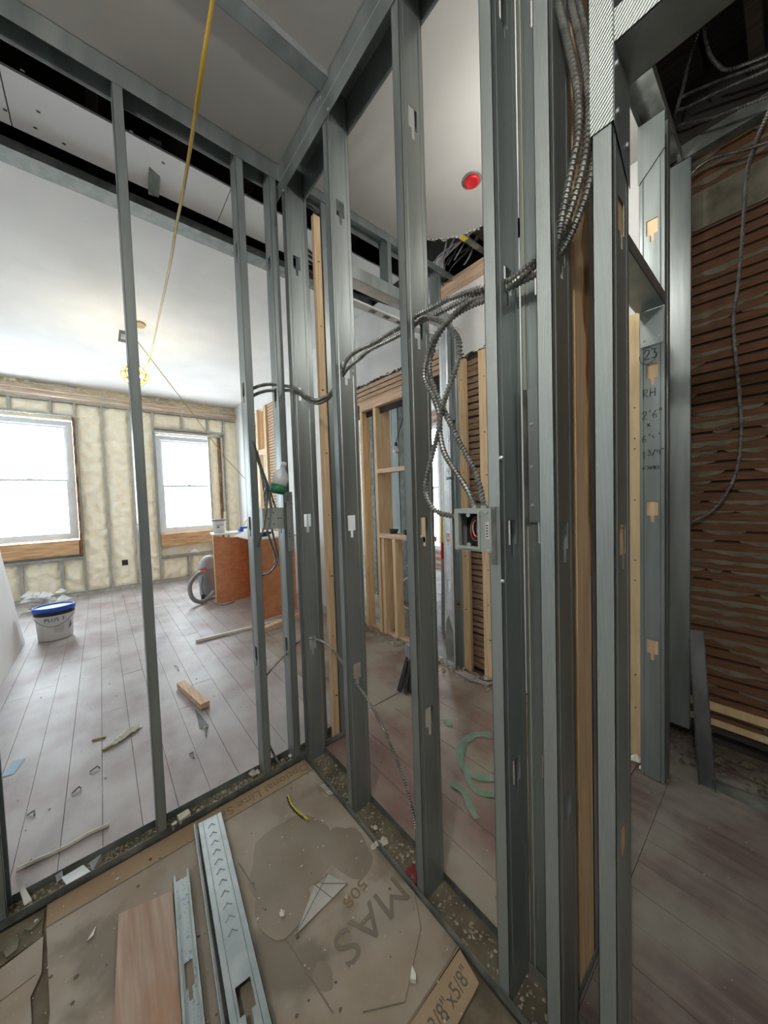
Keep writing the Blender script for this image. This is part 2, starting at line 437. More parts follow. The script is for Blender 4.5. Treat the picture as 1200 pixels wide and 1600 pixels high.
put('wall_upper', M().box(-1.5, 2.155, 1.30, 1.36, 3.1, 3.92), dark, kind='structure')
# room beyond: brick end wall with a window
wb = wall_x('wall_brick', 4.86, 4.97, .8, 7.16, -.02, 4.0, [(4.15, 4.85, .35, 2.7)], mortar)
row = 0; z = 0.03
while z < 2.9:
    y = 2.9 + (0 if row % 2 else .11)
    while y < 5.1:
        if not (z > .30 and z < 2.7 and y + .2 > 4.15 and y < 4.85):
            put('brick', M().box(4.848, 4.862, y, y + .205, z, z + .058), brickm, wb)
        y += .22
    z += .12 if False else .118; row += 1
put('ceiling_back_room', M().box(2.185, 4.86, .88, 7.15, 2.95, 2.97), drywall2, kind='structure')
put('wall_room_side', M().box(2.3, 5.0, .8, .88, -.02, 4.0), drywall2, kind='structure')

# ceilings
ceil = put('ceiling', M().box(-1.3, .862, -2.1, 1.70, 3.001, 3.018), drywall2, kind='structure')
hole = [(.862, .43), (2.155, .43), (2.155, 1.0), (2.03, 1.03), (1.93, 1.08), (1.905, 1.12), (1.891, 1.155), (1.874, 1.25), (1.85, 1.30), (1.838, 1.366),
        (1.80, 1.385), (1.78, 1.43), (1.75, 1.44), (1.736, 1.475), (1.70, 1.48), (1.68, 1.52), (1.65, 1.53), (1.63, 1.70), (.862, 1.70)]
put('ceiling_hall', M().prism([(x, y, 3.001) for x, y in hole], (0, 0, .017)), drywall2, kind='structure')
put('ceiling_living', M().box(-1.5, 2.155, 2.735, 7.14, 3.24, 3.256), drywall, kind='structure')
# old joists above
js = emp('ceiling_joists', (0, 0, 3.5), None, None, kind='structure')
for i in range(9):
    x = -1.2 + .42 * i
    put('joist', M().box(x, x + .045, 1.37, 3.4, 3.56, 3.80), joistm, js)
for i in range(14):
    y = -2.0 + .19 * i
    put('plank', M().box(.862, 2.46, y + .004, y + .18, 3.46 + .004 * (i % 3), 3.49), joistm, js)
for i in range(5):
    y = -1.6 + .42 * i
    put('joist', M().box(.87, 2.45, y, y + .045, 3.28, 3.459), joistm, js)
# white board high in the gap between the ceilings
wbd = emp('gap_board', (0, 2.4, 3.3), 'long white drywall strip seen high up in the dark ceiling gap', 'drywall strip')
for a, b in ((-1.2, -.245), (-.24, .72), (.725, 1.55), (1.555, 2.15)):
    put('panel', M().box(a, b, 2.225, 2.545, 3.30, 3.312), drywall, wbd)
for (px, py) in ((100, 225), (60, 175), (35, 110), (8, 172), (55, 200), (255, 255), (205, 205)):
    p = OZ(px, py, 3.299); put('nail_hole', M().box(p.x - .007, p.x + .007, p.y - .005, p.y + .005, 3.2985, 3.3005), black, wbd)

# soffit track along the edge of the living room ceiling
track('long grey steel track edging the white living room ceiling, beside the dark gap', (-1.45, 2.61, 3.232), (3.58, 0, 0), (0, 1, 0), (0, 0, 1), .124, .05, 'soffit_track', m=steel_d, group=None)
hg = emp('hanger_strap', OY(240, 235, 2.2), 'short grey steel strap hanging across the white strip in the ceiling gap', 'strap')
p1 = Vector((.300, 2.20, 3.30)); p2 = Vector((.332, 2.55, 3.27)); 
put('strap', M().bar(OY(243, 218, 2.22), OY(240, 305, 2.54), .055, .012, (0, 1, .3)), steel_d, hg)

# partition: drywall wall on the far right of the living room and hall (wall_right) in pieces
wr = emp('wall_right', (2.155, 3, 0), None, None, kind='structure')
ORG[wr.name] = Vector((2.155, 3, 0))
def ragged(y0, y1, zb, zt, seed, step=.03, amp=.02):
    rr = random.Random(seed); pts = []; y = y0
    while y < y1:
        pts.append((2.150, y, zb + rr.uniform(-amp, amp))); y += step * rr.uniform(.6, 1.4)
    pts.append((2.150, y1, zb)); return pts + [(2.150, y1, zt), (2.150, y0, zt)]
put('plaster', M().prism(ragged(1.74, 2.95, 2.525, 2.90, 3), (.02, 0, 0)), plaster, wr)
put('plaster', M().prism(ragged(1.30, 1.74, 2.405, 2.90, 6), (.02, 0, 0)), plaster, wr)
put('backing', M().box(2.172, 2.19, 1.3, 2.96, 2.2, 2.6), dark, wr)  # near-black sheet painting the shade in the gaps between the laths
put('plaster', M().prism(ragged(1.74, 2.95, 2.9, 3.24, 4, amp=0), (.02, 0, 0)), plaster, wr)
put('drywall_panel', M().box(2.150, 2.17, 2.953, 4.97, 0.0, 3.24), plaster, wr)
put('drywall_panel', M().box(2.150, 2.17, .46, 1.30, 0.0, 3.0), plaster, wr)
put('drywall_panel', M().box(2.150, 2.17, 6.25, 7.1, 0.0, 3.24), plaster, wr)
put('drywall_panel', M().box(2.150, 2.17, 4.97, 6.25, 2.93, 3.24), plaster, wr)
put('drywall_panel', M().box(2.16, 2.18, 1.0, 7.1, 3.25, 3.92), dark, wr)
# ragged plaster edge lumps
mb = M(); rr = random.Random(5)
for i in range(90):
    y = 1.3 + 1.64 * i / 90; mb.rock((2.148, y, (2.52 if y > 1.74 else 2.40) + rr.uniform(-.015, .015)), rr.uniform(.005, .014), 1, i)
put('broken_plaster_edge', mb, keym, wr, kind='stuff')
# horizontal lath above the wood framed opening
for k, (z_, y0_) in enumerate(((2.492, 1.74), (2.445, 1.74), (2.398, 1.74), (2.355, 1.74))):
    put('lath', M().box(2.149, 2.160, y0_, 2.945, z_ - .018, z_ + .018), lathp, wr)
# wood plates of the ceiling hole
put('top_plate', M().box(2.10, 2.16, 1.28, 1.74, 2.90, 2.985), wood_h, wr)

# wood framed opening in that wall (things: lumber studs)
fo = emp('framed_opening', (2.16, 2.4, 0), 'pine wood framed opening with two cross rails in the far hall wall', 'wood framing')
def lum(name, y0, y1, z0, z1, x0=2.115, x1=2.205, mm=None): return put(name, M().box(x0, x1, y0, y1, z0, z1), mm or wood, fo)
lum('stud', 2.82, 2.86, 0.0, 2.34); lum('stud', 2.60, 2.64, 0.0, 2.25)
lum('stud', 2.535, 2.575, 0.0, .96)
lum('stud', 1.98, 2.02, 0.0, 2.25)
lum('stud', 2.37, 2.41, 0.0, .96); lum('header', 1.98, 2.82, 2.255, 2.335, mm=wood_h)
lum('rail', 2.02, 2.60, 1.60, 1.64, mm=wood_h); lum('rail', 1.93, 2.60, .965, 1.01, mm=wood_h); lum('bottom_plate', 1.98, 2.86, -.02, .02, 2.13, 2.19, wood_h)
# inner depth boards of the opening
put('side_board', M().box(2.206, 2.30, 2.60, 2.62, .0, 2.25), wood, fo)

# lath strip with two wood studs right of the jamb
ls = emp('lath_panel', (2.15, 1.5, 0), None, None, kind='structure')
z = .03; k = 0
while z < 2.36:
    sh = R.uniform(-.01, .01); tl = R.uniform(-.008, .008)
    put('lath', M().quadbox([(2.158, 1.31, z), (2.165, 1.31, z), (2.165, 1.70, z + tl), (2.158, 1.70, z + tl), (2.152 + sh * .3, 1.31, z + .034), (2.166, 1.31, z + .034), (2.166, 1.70, z + .034 + tl), (2.152, 1.70, z + .034 + tl)]), lathb, ls)
    z += R.uniform(.040, .052); k += 1
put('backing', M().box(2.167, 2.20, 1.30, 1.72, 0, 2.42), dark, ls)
for nm, a, b, zt, lab in (('wood_stud', OX(731, 800, 2.12).y, OX(720, 800, 2.12).y, 2.37, 'pine stud left of the dark lath strip, close to the silver jamb'),
                          ('wood_stud', OX(770, 800, 2.12).y, OX(752, 800, 2.12).y, 2.38, 'pine stud right of the dark lath strip, behind the open electrical box')):
    o = put(nm, M().box(2.12, 2.15, a, b, 0, zt), wood, label=lab, cat='stud', group='pine studs', org=(2.13, a, 0))
    for q in range(7):
        zz = .2 + .33 * q + R.uniform(-.1, .1)
        put('nail_hole', M().tube([(2.1185, (a + b) / 2 + R.uniform(-.012, .012), zz), (2.1202, (a + b) / 2, zz)], .004, 6), black, o)
put('wood_stud', M().box(2.13, 2.15, 1.29, 1.325, 0, 2.36), woodd, label='narrow dark weathered stud edge right of the two pine studs', cat='stud', org=(2.1, 1.33, 0))

# lath on the living room's right wall, framed with cream lumber, bright opening behind
lw = emp('lath_wall_section', (2.15, 5.2, 0), 'pale lath section of the living room right wall, with two wood studs', 'lath')
mb = M(); z = .12
while z < 2.92:
    mb.box(2.150, 2.162, 4.99, 5.42, z, z + .036); z += .046
o = put('lath', mb, lathp, lw); o['kind'] = 'stuff'
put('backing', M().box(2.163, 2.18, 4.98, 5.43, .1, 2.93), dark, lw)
put('stud', M().box(2.12, 2.20, 5.43, 5.50, 0, 2.93), wood, lw); put('stud', M().box(2.12, 2.20, 5.80, 5.86, 0, 2.93), wood, lw)
put('rail', M().box(2.12, 2.20, 5.50, 6.25, 2.16, 2.24), wood_h, lw); put('panel', M().box(2.19, 2.21, 5.52, 5.78, 2.24, 2.9), woodx, lw)
put('stud', M().box(2.12, 2.20, 6.18, 6.25, 0, 2.93), wood, lw)

# ================================================================== windows wall dressing
ws = emp('foam_wall', (0, 7.1, 0), None, None, kind='structure')
def foam_bay(x0, x1, z0, z1, y=7.125, seed=0, amp=.020):
    nx = max(4, int((x1 - x0) / .022)); nz = max(4, int((z1 - z0) / .022)); mb = M()
    for j in range(nz + 1):
        for i in range(nx + 1):
            u, v = i / nx, j / nz; x = x0 + (x1 - x0) * u; zz = z0 + (z1 - z0) * v
            e = min(u, 1 - u) * (x1 - x0); f = min(v, 1 - v) * (z1 - z0); d = min(e, f)
            h = .026 * min(1, d / .05) + 1.5 * amp * noise.noise(Vector((x * 11, zz * 9, seed))) + .010 * noise.noise(Vector((x * 30, zz * 26, seed + 5)))
            mb.v.append((x, y - max(-.005, h), zz))
    for j in range(nz):
        for i in range(nx):
            a = j * (nx + 1) + i; mb.f.append((a, a + 1, a + nx + 2, a + nx + 1))
    put('foam_bay', mb, foam, ws, sm=True)
sx_ = [-1.5, -1.36, -.915, -.49, -.225, .095, .445, .775, 1.22, 1.645, 1.93, 2.15]
for i in range(len(sx_) - 1):
    a, b = sx_[i] + .016, sx_[i + 1] - .014
    if i in (4, 5, 6, 9, 10) or i == 0:
        a2, b2 = a, b
        foam_bay(a2, b2, .04, 2.97, seed=i)
    else:
        foam_bay(a, b, 2.80 if i < 4 else 2.74, 2.97, seed=i, amp=.012)
        foam_bay(a, b, .04, .57 if i < 4 else .42, seed=i + 20)
for i, x in enumerate(sx_[1:-1]):
    full = i not in (1, 2, 7, 8) or False
    if i in (1, 2):
        put('steel_stud', M().box(x - .016, x + .016, 7.085, 7.15, 2.80, 2.99), foamseam, ws); put('steel_stud', M().box(x - .02, x + .02, 7.07, 7.15, .02, .60), foamseam, ws)
    elif i in (7,):
        put('steel_stud', M().box(x - .016, x + .016, 7.085, 7.15, 2.74, 2.99), foamseam, ws); put('steel_stud', M().box(x - .02, x + .02, 7.07, 7.15, .02, .44), foamseam, ws)
    else:
        put('steel_stud', M().box(x - .014, x + .014, 7.083, 7.15, .02, 2.99), foamseam, ws)
put('top_track', M().box(-1.5, 2.15, 7.06, 7.15, 2.975, 3.0), foamseam, ws)
put('bottom_track', M().box(-1.5, 2.15, 7.05, 7.15, -.01, .035), foamseam, ws)
put('sill_track', M().box(-1.45, -.225, 7.03, 7.16, .575, .61), steel, ws); put('sill_track', M().box(.78, 1.95, 7.03, 7.16, .425, .455), steel, ws)
put('head_track', M().box(-1.40, -.225, 7.07, 7.16, 2.765, 2.795), foamseam, ws); put('head_track', M().box(.78, 1.95, 7.07, 7.16, 2.70, 2.735), foamseam, ws)
mb = M(); rr = random.Random(9)
for i in range(260):
    mb.rock((rr.uniform(-1.5, 2.15), rr.uniform(7.06, 7.16), rr.uniform(3.13, 3.235)), rr.uniform(.02, .045), .7, i)
put('foam_lumps', mb, foam, ws, kind='stuff')
mb = M()
for i in range(60):
    mb.rock((rr.uniform(-1.45, -.1), 7.09, rr.uniform(2.745, 2.78)), rr.uniform(.008, .02), .7, i)
put('foam_lumps', mb, foam, ws, kind='stuff')
put('metal_scrap', M().bar((-.75, 7.03, 3.17), (-.15, 7.04, 3.185), .05, .004), steel_b, ws)
put('metal_scrap', M().bar((.65, 7.03, 3.16), (1.1, 7.04, 3.165), .05, .004), steel_b, ws)
put('outlet_hole', M().box(.235, .315, 7.085, 7.12, .38, .47), black, ws)
def window(n, x0, x1, z0, z1, zm):
    r_ = emp('window_%d' % n, ((x0 + x1) / 2, 7.2, z0), None, None, kind='structure')
    f = .075
    for a in ((x0, x0 + f, z0, z1), (x1 - f, x1, z0, z1), (x0 + f, x1 - f, z0, z0 + f * .9), (x0 + f, x1 - f, z1 - f, z1)):
        put('frame', M().box(a[0], a[1], 7.15, 7.23, a[2], a[3]), vinyl, r_)
    s = .03
    for (za, zb, y) in ((z0 + f * .9, zm + .02, 7.165), (zm - .02, z1 - f, 7.195)):
        xa, xb = x0 + f, x1 - f
        fr = put('sash', M().box(xa, xa + s, y, y + .025, za, zb).box(xb - s, xb, y, y + .025, za, zb).box(xa + s, xb - s, y, y + .025, za, za + s).box(xa + s, xb - s, y, y + .025, zb - s, zb), vinyl, r_)
        put('pane', M().box(xa + s, xb - s, y + .010, y + .014, za + s, zb - s), glass, fr)
    put('lock', M().box((x0 + x1) / 2 - .03, (x0 + x1) / 2 + .03, 7.15, 7.165, zm + .015, zm + .035), vinyl, r_)
    return r_
w1 = window(1, -1.26, -.27, .88, 2.70, 1.79)
w2 = window(2, .80, 1.79, .86, 2.60, 1.70)
w3 = window(3, 2.75, 4.25, .72, 2.58, 1.6)
put('sill_board', M().box(-1.30, -.275, 7.05, 7.15, .645, .865), woodx, w1); put('side_board', M().box(-.262, -.232, 7.04, 7.16, .62, 2.74), woodd, w1)
put('sill_board', M().box(.79, 1.79, 7.05, 7.15, .63, .855), woodx, w2); put('side_board', M().box(1.80, 1.835, 7.05, 7.16, .55, 2.62), woodd, w2)
put('lining', M().box(1.845, 1.875, 7.03, 7.14, 1.2, 2.70), foamseam, w2); put('lining', M().box(.78, 1.875, 7.03, 7.14, 2.63, 2.66), foamseam, w2)
put('lining', M().box(.775, .795, 7.05, 7.14, .6, 2.66), steel, w2)
put('cloth', M().rock((1.29, 7.02, .50), .06, .8, 3).rock((1.33, 7.02, .48), .05, .8, 5), rag, label='crumpled white cloth on the ledge under the middle window', cat='cloth', org=(1.3, 7.02, .455))
# window in the brick wall
r4 = emp('window_4', (4.9, 4.5, .4), None, None, kind='structure')
put('frame', M().box(4.88, 4.94, 4.15, 4.21, .35, 2.7).box(4.88, 4.94, 4.79, 4.85, .35, 2.7).box(4.88, 4.94, 4.21, 4.79, .35, .42).box(4.88, 4.94, 4.21, 4.79, 2.63, 2.7).box(4.88, 4.94, 4.21, 4.79, 1.5, 1.55), vinyl, r4)
put('pane', M().box(4.905, 4.91, 4.21, 4.79, .42, 1.5).box(4.905, 4.91, 4.21, 4.79, 1.55, 2.63), glass, r4)
# fixtures of the near work lamp behind the viewer and the added hall lamp
for LP_, lb_ in ((LAMP, 'work lamp hanging from the ceiling of the near room, left of the picture'), (HALL_FILL, 'added fill lamp brightening the hall, hidden behind the steel studs')):
    nl = emp('work_lamp', LP_, lb_, 'lamp')
    put('socket', M().lathe([(.02, .16), (.03, .15), (.03, .09), (.02, .085)], LP_, 14), yelb, nl)
    put('cord', M().tube([LP_ + Vector((0, 0, .15)), Vector((LP_.x, LP_.y, 2.999))], .004, 6), black, nl)
# copper pipes
for zz, lab in ((3.095, 'upper pale copper pipe running along the top of the foam wall'), (3.005 + .022, 'lower pale copper pipe running along the top of the foam wall')):
    pr = emp('copper_pipe', (-1.5, 7.0, zz), lab, 'pipe', 'copper pipes along the window wall')
    put('pipe', M().tube([(-1.5, 7.0, zz + .01), (2.14, 7.0, zz - .012)], .017, 10), copper, pr, sm=True)
    for x in (-1.1, .1, 1.2): put('clamp', M().tube([(x, 7.0, zz + .005), (x + .03, 7.0, zz + .005)], .026, 10), steel_b, pr)

# ================================================================== steel partitions
UP = (0, 0, 1); DN = (0, 0, -1); X_ = (1, 0, 0); Y_ = (0, 1, 0)
track('grey bottom track of the left partition, full of dust and plaster crumbs', (-1.3, 1.614, 0), (2.055, 0, 0), Y_, UP, .084, .031, m=steel_d, m2=subf, group=None)
track('grey bottom track of the right partition, along the cardboard edge', (.755, .2, 0), (0, 1.412, 0), X_, UP, .107, .031, m=steel_d, m2=subf, group=None)
track('short bottom track between the corner and the pine stud', (.864, 1.614, 0), (.16, 0, 0), Y_, UP, .084, .031, m=steel_d, m2=subf, group=None)
track('left partition top track, deep grey channel under the ceiling', (-1.3, 1.614, 3.0), (2.055, 0, 0), Y_, DN, .084, .078, 'top_track', group=None)
tp2 = track('right partition top track, wide deep channel rising from the corner', (.755, .24, 3.0), (0, 1.46, 0), X_, DN, .107, .150, 'top_track', group=None)
put('crease', M().box(.7535, .755, .24, 1.69, 2.915, 2.919), steel_b, tp2)
for (px, py) in ((501, 153), (497, 157), (513, 171), (443, 298)):
    p = OX(px, py, .7545); put('screw', M().tube([p, p + Vector((-.004, 0, 0))], .005, 8), steel_b, tp2)
for k, xx in enumerate((-.55, -.15, .30)):
    pass
# ceiling furring channel
cf = emp('ceiling_furring', (.3, 1.17, 3.0), 'bare steel furring strip screwed across the grey ceiling into the top track', 'furring strip')
put('web', M().box(-1.28, .754, 1.150, 1.205, 2.975, 2.977), steel, cf)
put('flange', M().box(-1.28, .754, 1.146, 1.1485, 2.975, 3.0), steel_b, cf); put('flange', M().box(-1.28, .754, 1.2055, 1.208, 2.975, 3.0), steel_d, cf)

lab = 'left partition steel stud, '
def P1(x, label, **k): return stud(lab + label, (x, 1.6165, .0022), (0, 1, 0), (1, 0, 0), .079, 2.992, hw=.03, group='studs of the left partition', **k)
P1(-.331, 'at the left picture edge beside the white plastic offcut')
P1(.112, 'standing alone behind the yellow cord')
P1(.5475, 'with the armored cables coming out behind it')
P1(.703, 'at the corner carrying the blank-cover electrical box and bottle', Fw=.034)
def P2(y, label, z1=2.992, W=.1, **k): return stud('right partition steel stud, ' + label, (.7585, y, .0022), (1, 0, 0), (0, 1, 0), W, z1, hw=.038,
                                  group='studs of the right partition', **k)
P2(1.572, 'at the corner with the lower cable passing through')
P2(1.176, 'first in front of the corner, two cables entering halfway up', m_fl=steel)
P2(.760, 'in the middle, right of it the looping cables')
S3 = P2(.454, 'carrying the open electrical box', W=.110, m_fl=steel_r, screws=[(OX(783, 715, .7583), (-1, 0, 0)), (OX(786, 908, .7583), (-1, 0, 0))])
S4 = P2(.324, 'with a dark ribbed web, where the big cable bundle enters', m_fl=steel_r, z1=2.992)
S5 = P2(.212, 'at the doorway, wide bright flange with knurled sleeve on top', m_fl=steel_r, z1=2.992)
# wood inside the doorway stud and the sleeve
put('wood_filler', M().box(.765, .852, .2155, .243, .004, 2.9), wood, S5)
sl = emp('stud_sleeve', (.756, .21, 2.03), 'knurled steel sleeve wrapped round the top of the doorway stud', 'sleeve')
put('front_plate', M().plate((.7565, .2095, 2.03), (0, .038, 0), (0, 0, .96), (-.0012, 0, 0)), steel_k, sl)
put('side_plate', M().prism([(.7565, .2090, 2.03), (.80, .2090, 2.00), (.853, .2090, 1.96), (.853, .2090, 2.99), (.7565, .2090, 2.99)], (0, -.0012, 0)), steel, sl)
for (px, py) in ((963, 100), (964, 175), (979, 228)):
    p = OY(px, py, .2078); put('screw', M().tube([p, p + Vector((0, -.004, 0))], .005, 8), steel_b, sl)
put('screw', M().tube([OY(972, 823, .2115), OY(972, 823, .2115) + Vector((0, -.003, 0))], .004, 8), steel_d, S5)
# reinforcement plates seen between stud 3 and 4 (left face of the cross wall)
cw = stud('dark steel stud closing the cross wall, behind the box stud', (.874, .345, .0022), (0, 1, 0), (1, 0, 0), .108, 2.99, group='studs of the cross wall', hw=.034)
pl_ = emp('splice_plate', (.86, .4, 1.28), 'bent dark steel splice plate screwed across two studs at mid height', 'plate')
put('plate', M().plate((.8655, .352, 1.275), (0, .082, 0), (0, 0, .345), (-.0012, 0, 0)), steel, pl_)
put('fold', M().plate((.853, .440, 1.27), (.012, -.004, 0), (0, 0, .35), (0, .0012, 0)), steel_d, pl_)
for zz in (1.32, 1.42, 1.53): put('screw', M().tube([(.8642, .425, zz), (.8605, .425, zz)], .004, 8), steel_b, pl_)
put('gap_strip', M().box(.8705, .8735, .440, .4428, .02, 2.9), palem, cw, label='pale strip between two studs')  # thin pale strip set in the gap between the studs
# cross wall (runs away to the right, doorway in it)
track('bottom track of the cross wall, short piece beside the doorway stud', (.87, .340, 0), (.30, 0, 0), Y_, UP, .094, .030, m=steel_d, m2=subf, group=None)
track('top track of the cross wall, dark channel below the joists', (.862, .340, 3.0), (1.44, 0, 0), Y_, DN, .094, .05, 'top_track', m=steel_d, group=None)
wsd = put('wood_stud', M().box(.930, 1.022, .342, .432, .003, 2.95), wood, label='pine stud with a dark stained strip, behind the cable bundle', cat='stud', org=(1.03, .38, 0))
pts = []; rr = random.Random(2)
for i in range(41):
    zz = 1.15 + (2.95 - 1.15) * i / 40; pts.append((1.0, .3415 if False else .341, zz))
mb = M(); poly = []
for i in range(41):
    zz = 1.12 + 1.80 * i / 40; poly.append((1.021, .3412, zz))
poly2 = [(1.019 - .036 * min(1, (i / 12)) * (1 + .25 * math.sin(i * 1.7)) * (.8 + .3 * math.sin(i * .45)), .3412, 1.12 + 1.80 * i / 40) for i in range(41)]
put('bark_edge', M().prism(poly + poly2[::-1], (0, -.002, 0)), woodd, wsd)
sj = stud('steel stud of the cross wall, just behind the doorway stud', (1.062, .342, .0022), (0, 1, 0), (-1, 0, 0), .09, 2.95, group='studs of the cross wall', holes=())
# doorway header of the cross wall
hd = track('steel header over the inner doorway, folded tab at its end', (1.10, .340, 2.145), (.80, 0, 0), Y_, UP, .094, .05, 'door_header', 'header', group=None)
put('end_tab', M().plate((1.905, .345, 1.99), (0, .084, 0), (0, 0, .155), (-.0015, 0, 0)), steel, hd)
put('plywood_edge', M().box(1.10, 1.9, .436, .444, 2.15, 2.19), drywall, hd)
for (yy, zz) in ((.36, 2.02), (.36, 2.12), (.415, 2.02), (.415, 2.12)): put('screw', M().tube([(1.903, yy, zz), (1.900, yy, zz)], .004, 8), steel_b, hd)
J = stud('silver jamb stud of the inner doorway, covered in black handwriting', (1.91, .342, .0022), (0, 1, 0), (1, 0, 0), .090, 2.86, holes=(.626, 1.264, 1.878, 2.499), Fw=.034, group='studs of the cross wall')
put('wood_filler', M().box(1.915, 1.94, .35, .424, .02, 2.85), wood, J)
put('upper_panel', M().prism([(1.906, .342, 2.80), (1.906, .436, 2.70), (1.906, .436, 2.95), (1.906, .342, 2.95)], (-.0013, 0, 0)), steel, J)
stud('narrow steel stud doubled up behind the written jamb', (1.952, .338, .0022), (0, 1, 0), (1, 0, 0), .095, 2.94, holes=(), Fw=.032, group='studs of the cross wall')
ES = stud('end stud of the cross wall, plain grey face beside the brown lath wall', (2.285, .306, .12), (0, 1, 0), (-1, 0, 0), .078, 2.94, holes=(), Fw=.03, group='studs of the cross wall')
put('face', M().box(2.250, 2.2515, .306, .384, .12, 2.94), steel, ES)
pp = emp('plywood_post', (2.03, .5, 0), 'pale plywood post seen through the inner doorway, beside the written jamb', 'post')
put('post', M().box(2.02, 2.12, .45, .53, 0, 2.2), ply, pp)
for zz in (.25, .42, .9, 1.0, 1.3, 1.55, 1.60, 1.75): put('nail_hole', M().box(2.018, 2.0205, .475, .480, zz, zz + .006), black, pp)
put('plaster_lump', M().rock((1.97, .46, .02), .03, .8, 4).rock((1.93, .43, .015), .02, .8, 8), rag, label='white plaster lump on the floor at the foot of the plywood post', cat='plaster lump', org=(1.96, .45, 0))
# doorway header in the right partition (towards the viewer)
dh = track('wide dark steel header over the near doorway at the top right', (.7585, .211, 2.165), (0, -1.6, 0), X_, UP, .1, .058, 'door_header', 'header', group=None, m=steel_k, m2=steel)
# header/top framing right of the corner: extension of the left partition
track('top track above the hall doorway, under the ceiling', (.864, 1.614, 3.0), (1.286, 0, 0), Y_, DN, .084, .045, 'top_track', group=None)
track('upper track of the hall doorway header', (1.02, 1.620, 2.70), (1.06, 0, 0), Y_, DN, .078, .002, 'header_track', group=None)
track('lower track of the hall doorway header, underside coloured brighter as if lit', (1.02, 1.614, 2.625), (1.06, 0, 0), Y_, UP, .084, .075, 'header_track', group=None, m2=steel_b)  # brighter steel colour puts the light on the underside into the web
for x, l in ((1.10, 'left'), (1.455, 'middle'), (1.93, 'right')):
    stud('short cripple stud over the hall doorway, ' + {'left': 'next to the pine stud', 'middle': 'half way along the header', 'right': 'near the ceiling hole'}[l],
         (x, 1.616, 2.70), (0, 1, 0), (1, 0, 0), .079, 2.99, holes=(), group='cripple studs over the hall doorway', z0=2.70)
ds = put('drywall_strip', M().box(1.05, 2.06, 1.74, 1.80, 2.59, 2.602), drywall, label='white perforated strip under the hall doorway header', cat='drywall strip', org=(1.05, 1.74, 2.6))
for k in range(5):
    put('slot', M().box(1.42 + .12 * k, 1.47 + .12 * k, 1.752, 1.785, 2.5885, 2.5905), steel_d, ds)
stud('steel stud of the left partition, thin one right of the corner before the pine stud', (.866, 1.6165, .0022), (0, 1, 0), (1, 0, 0), .079, 2.95, holes=(), group='studs of the left partition')
ws2 = put('wood_stud', M().box(.942, .980, 1.622, 1.648, .003, 2.87), wood, label='tall pine stud between steel studs just right of the corner', cat='stud', org=(.96, 1.65, 0))
for q in range(8):
    zz = .25 + .34 * q; put('nail_hole', M().tube([(.962 + R.uniform(-.01, .01), 1.6205, zz), (.962, 1.6222, zz)], .0035, 6), black, ws2)
stud('steel jamb stud of the hall doorway, against the tall pine stud', (1.018, 1.6165, .0022), (0, 1, 0), (-1, 0, 0), .079, 2.95, holes=(), Fw=.033, group='studs of the left partition')
JH = stud('bright silver jamb stud of the hall doorway with faint handwriting', (2.062, 1.645, .0022), (0, 1, 0), (1, 0, 0), .09, 2.62, holes=(.66, 1.03, 2.0), m_web=steel_b, group='jamb studs of the hall doorway', hw=.03)
put('smudge', M().prism([(2.0608, 1.66, .05), (2.0608, 1.735, .05), (2.0608, 1.733, .35), (2.0608, 1.70, .42), (2.0608, 1.665, .30)], (-.0006, 0, 0)), steel_d, JH)
stud('second silver stud of the hall doorway, slotted, beside the pine studs', (2.11, 1.60, .0022), (0, 1, 0), (1, 0, 0), .09, 2.62, holes=(.5, 1.15, 1.9), m_web=steel, m_fl=steel_b, group='jamb studs of the hall doorway', hw=.03)

# handwriting ------------------------------------------------------
G = {'2': [[(0, .75), (.15, 1), (.45, 1), (.5, .7), (.0, .0), (.55, .02)]], '3': [[(0, .95), (.4, 1), (.2, .6), (.5, .4), (.4, .05), (0, .05)]],
     'R': [[(0, 0), (0, 1), (.4, .95), (.4, .6), (.05, .5), (.5, 0)]], 'H': [[(0, 0), (.05, 1)], [(.5, 1), (.5, 0)], [(0, .5), (.55, .5)]],
     '6': [[(.4, 1), (.05, .5), (.1, .05), (.45, .1), (.4, .45), (.1, .4)]], '8': [[(.3, .5), (.05, .8), (.3, 1), (.5, .8), (.05, .2), (.3, 0), (.5, .25), (.3, .5)]],
     '1': [[(.25, 0), (.25, 1), (.05, .8)]], '4': [[(.1, 1), (.05, .5), (.5, .5)], [(.45, 1), (.45, 0)]], "'": [[(.2, 1.15), (.15, .85)]],
     '"': [[(.1, 1.15), (.06, .88)], [(.3, 1.15), (.26, .88)]], 'x': [[(0, .1), (.45, .8)], [(.0, .8), (.5, .1)]], '/': [[(0, -.1), (.5, 1.1)]],
     'J': [[(.1, 1), (.5, 1), (.35, .05), (.05, .1)]], 'A': [[(0, 0), (.25, 1), (.5, 0)], [(.1, .4), (.42, .4)]], 'M': [[(0, 0), (.05, 1), (.27, .4), (.5, 1), (.55, 0)]],
     'B': [[(0, 0), (0, 1), (.4, .9), (.05, .55), (.45, .3), (0, 0)]], 'S': [[(.5, .9), (.1, .9), (.1, .55), (.45, .45), (.4, .05), (0, .1)]], ' ': []}
def hand(parent, x, y, z, s, txt, name='handwriting', r=.0015):
    """Strokes on a face looking towards -x, reading towards -y."""
    mb = M(); cur = y
    for ch in txt:
        sc = s * (.75 if ch in "'\"" else 1)
        for st in G[ch]:
            pts = [(x, cur - a * s, z + b * s) for a, b in st]
            mb.tube(pts, r, 5)
        cur -= s * (.42 if ch in "'\" " else .68)
    put(name, mb, inkb, parent)
hx = 1.9092
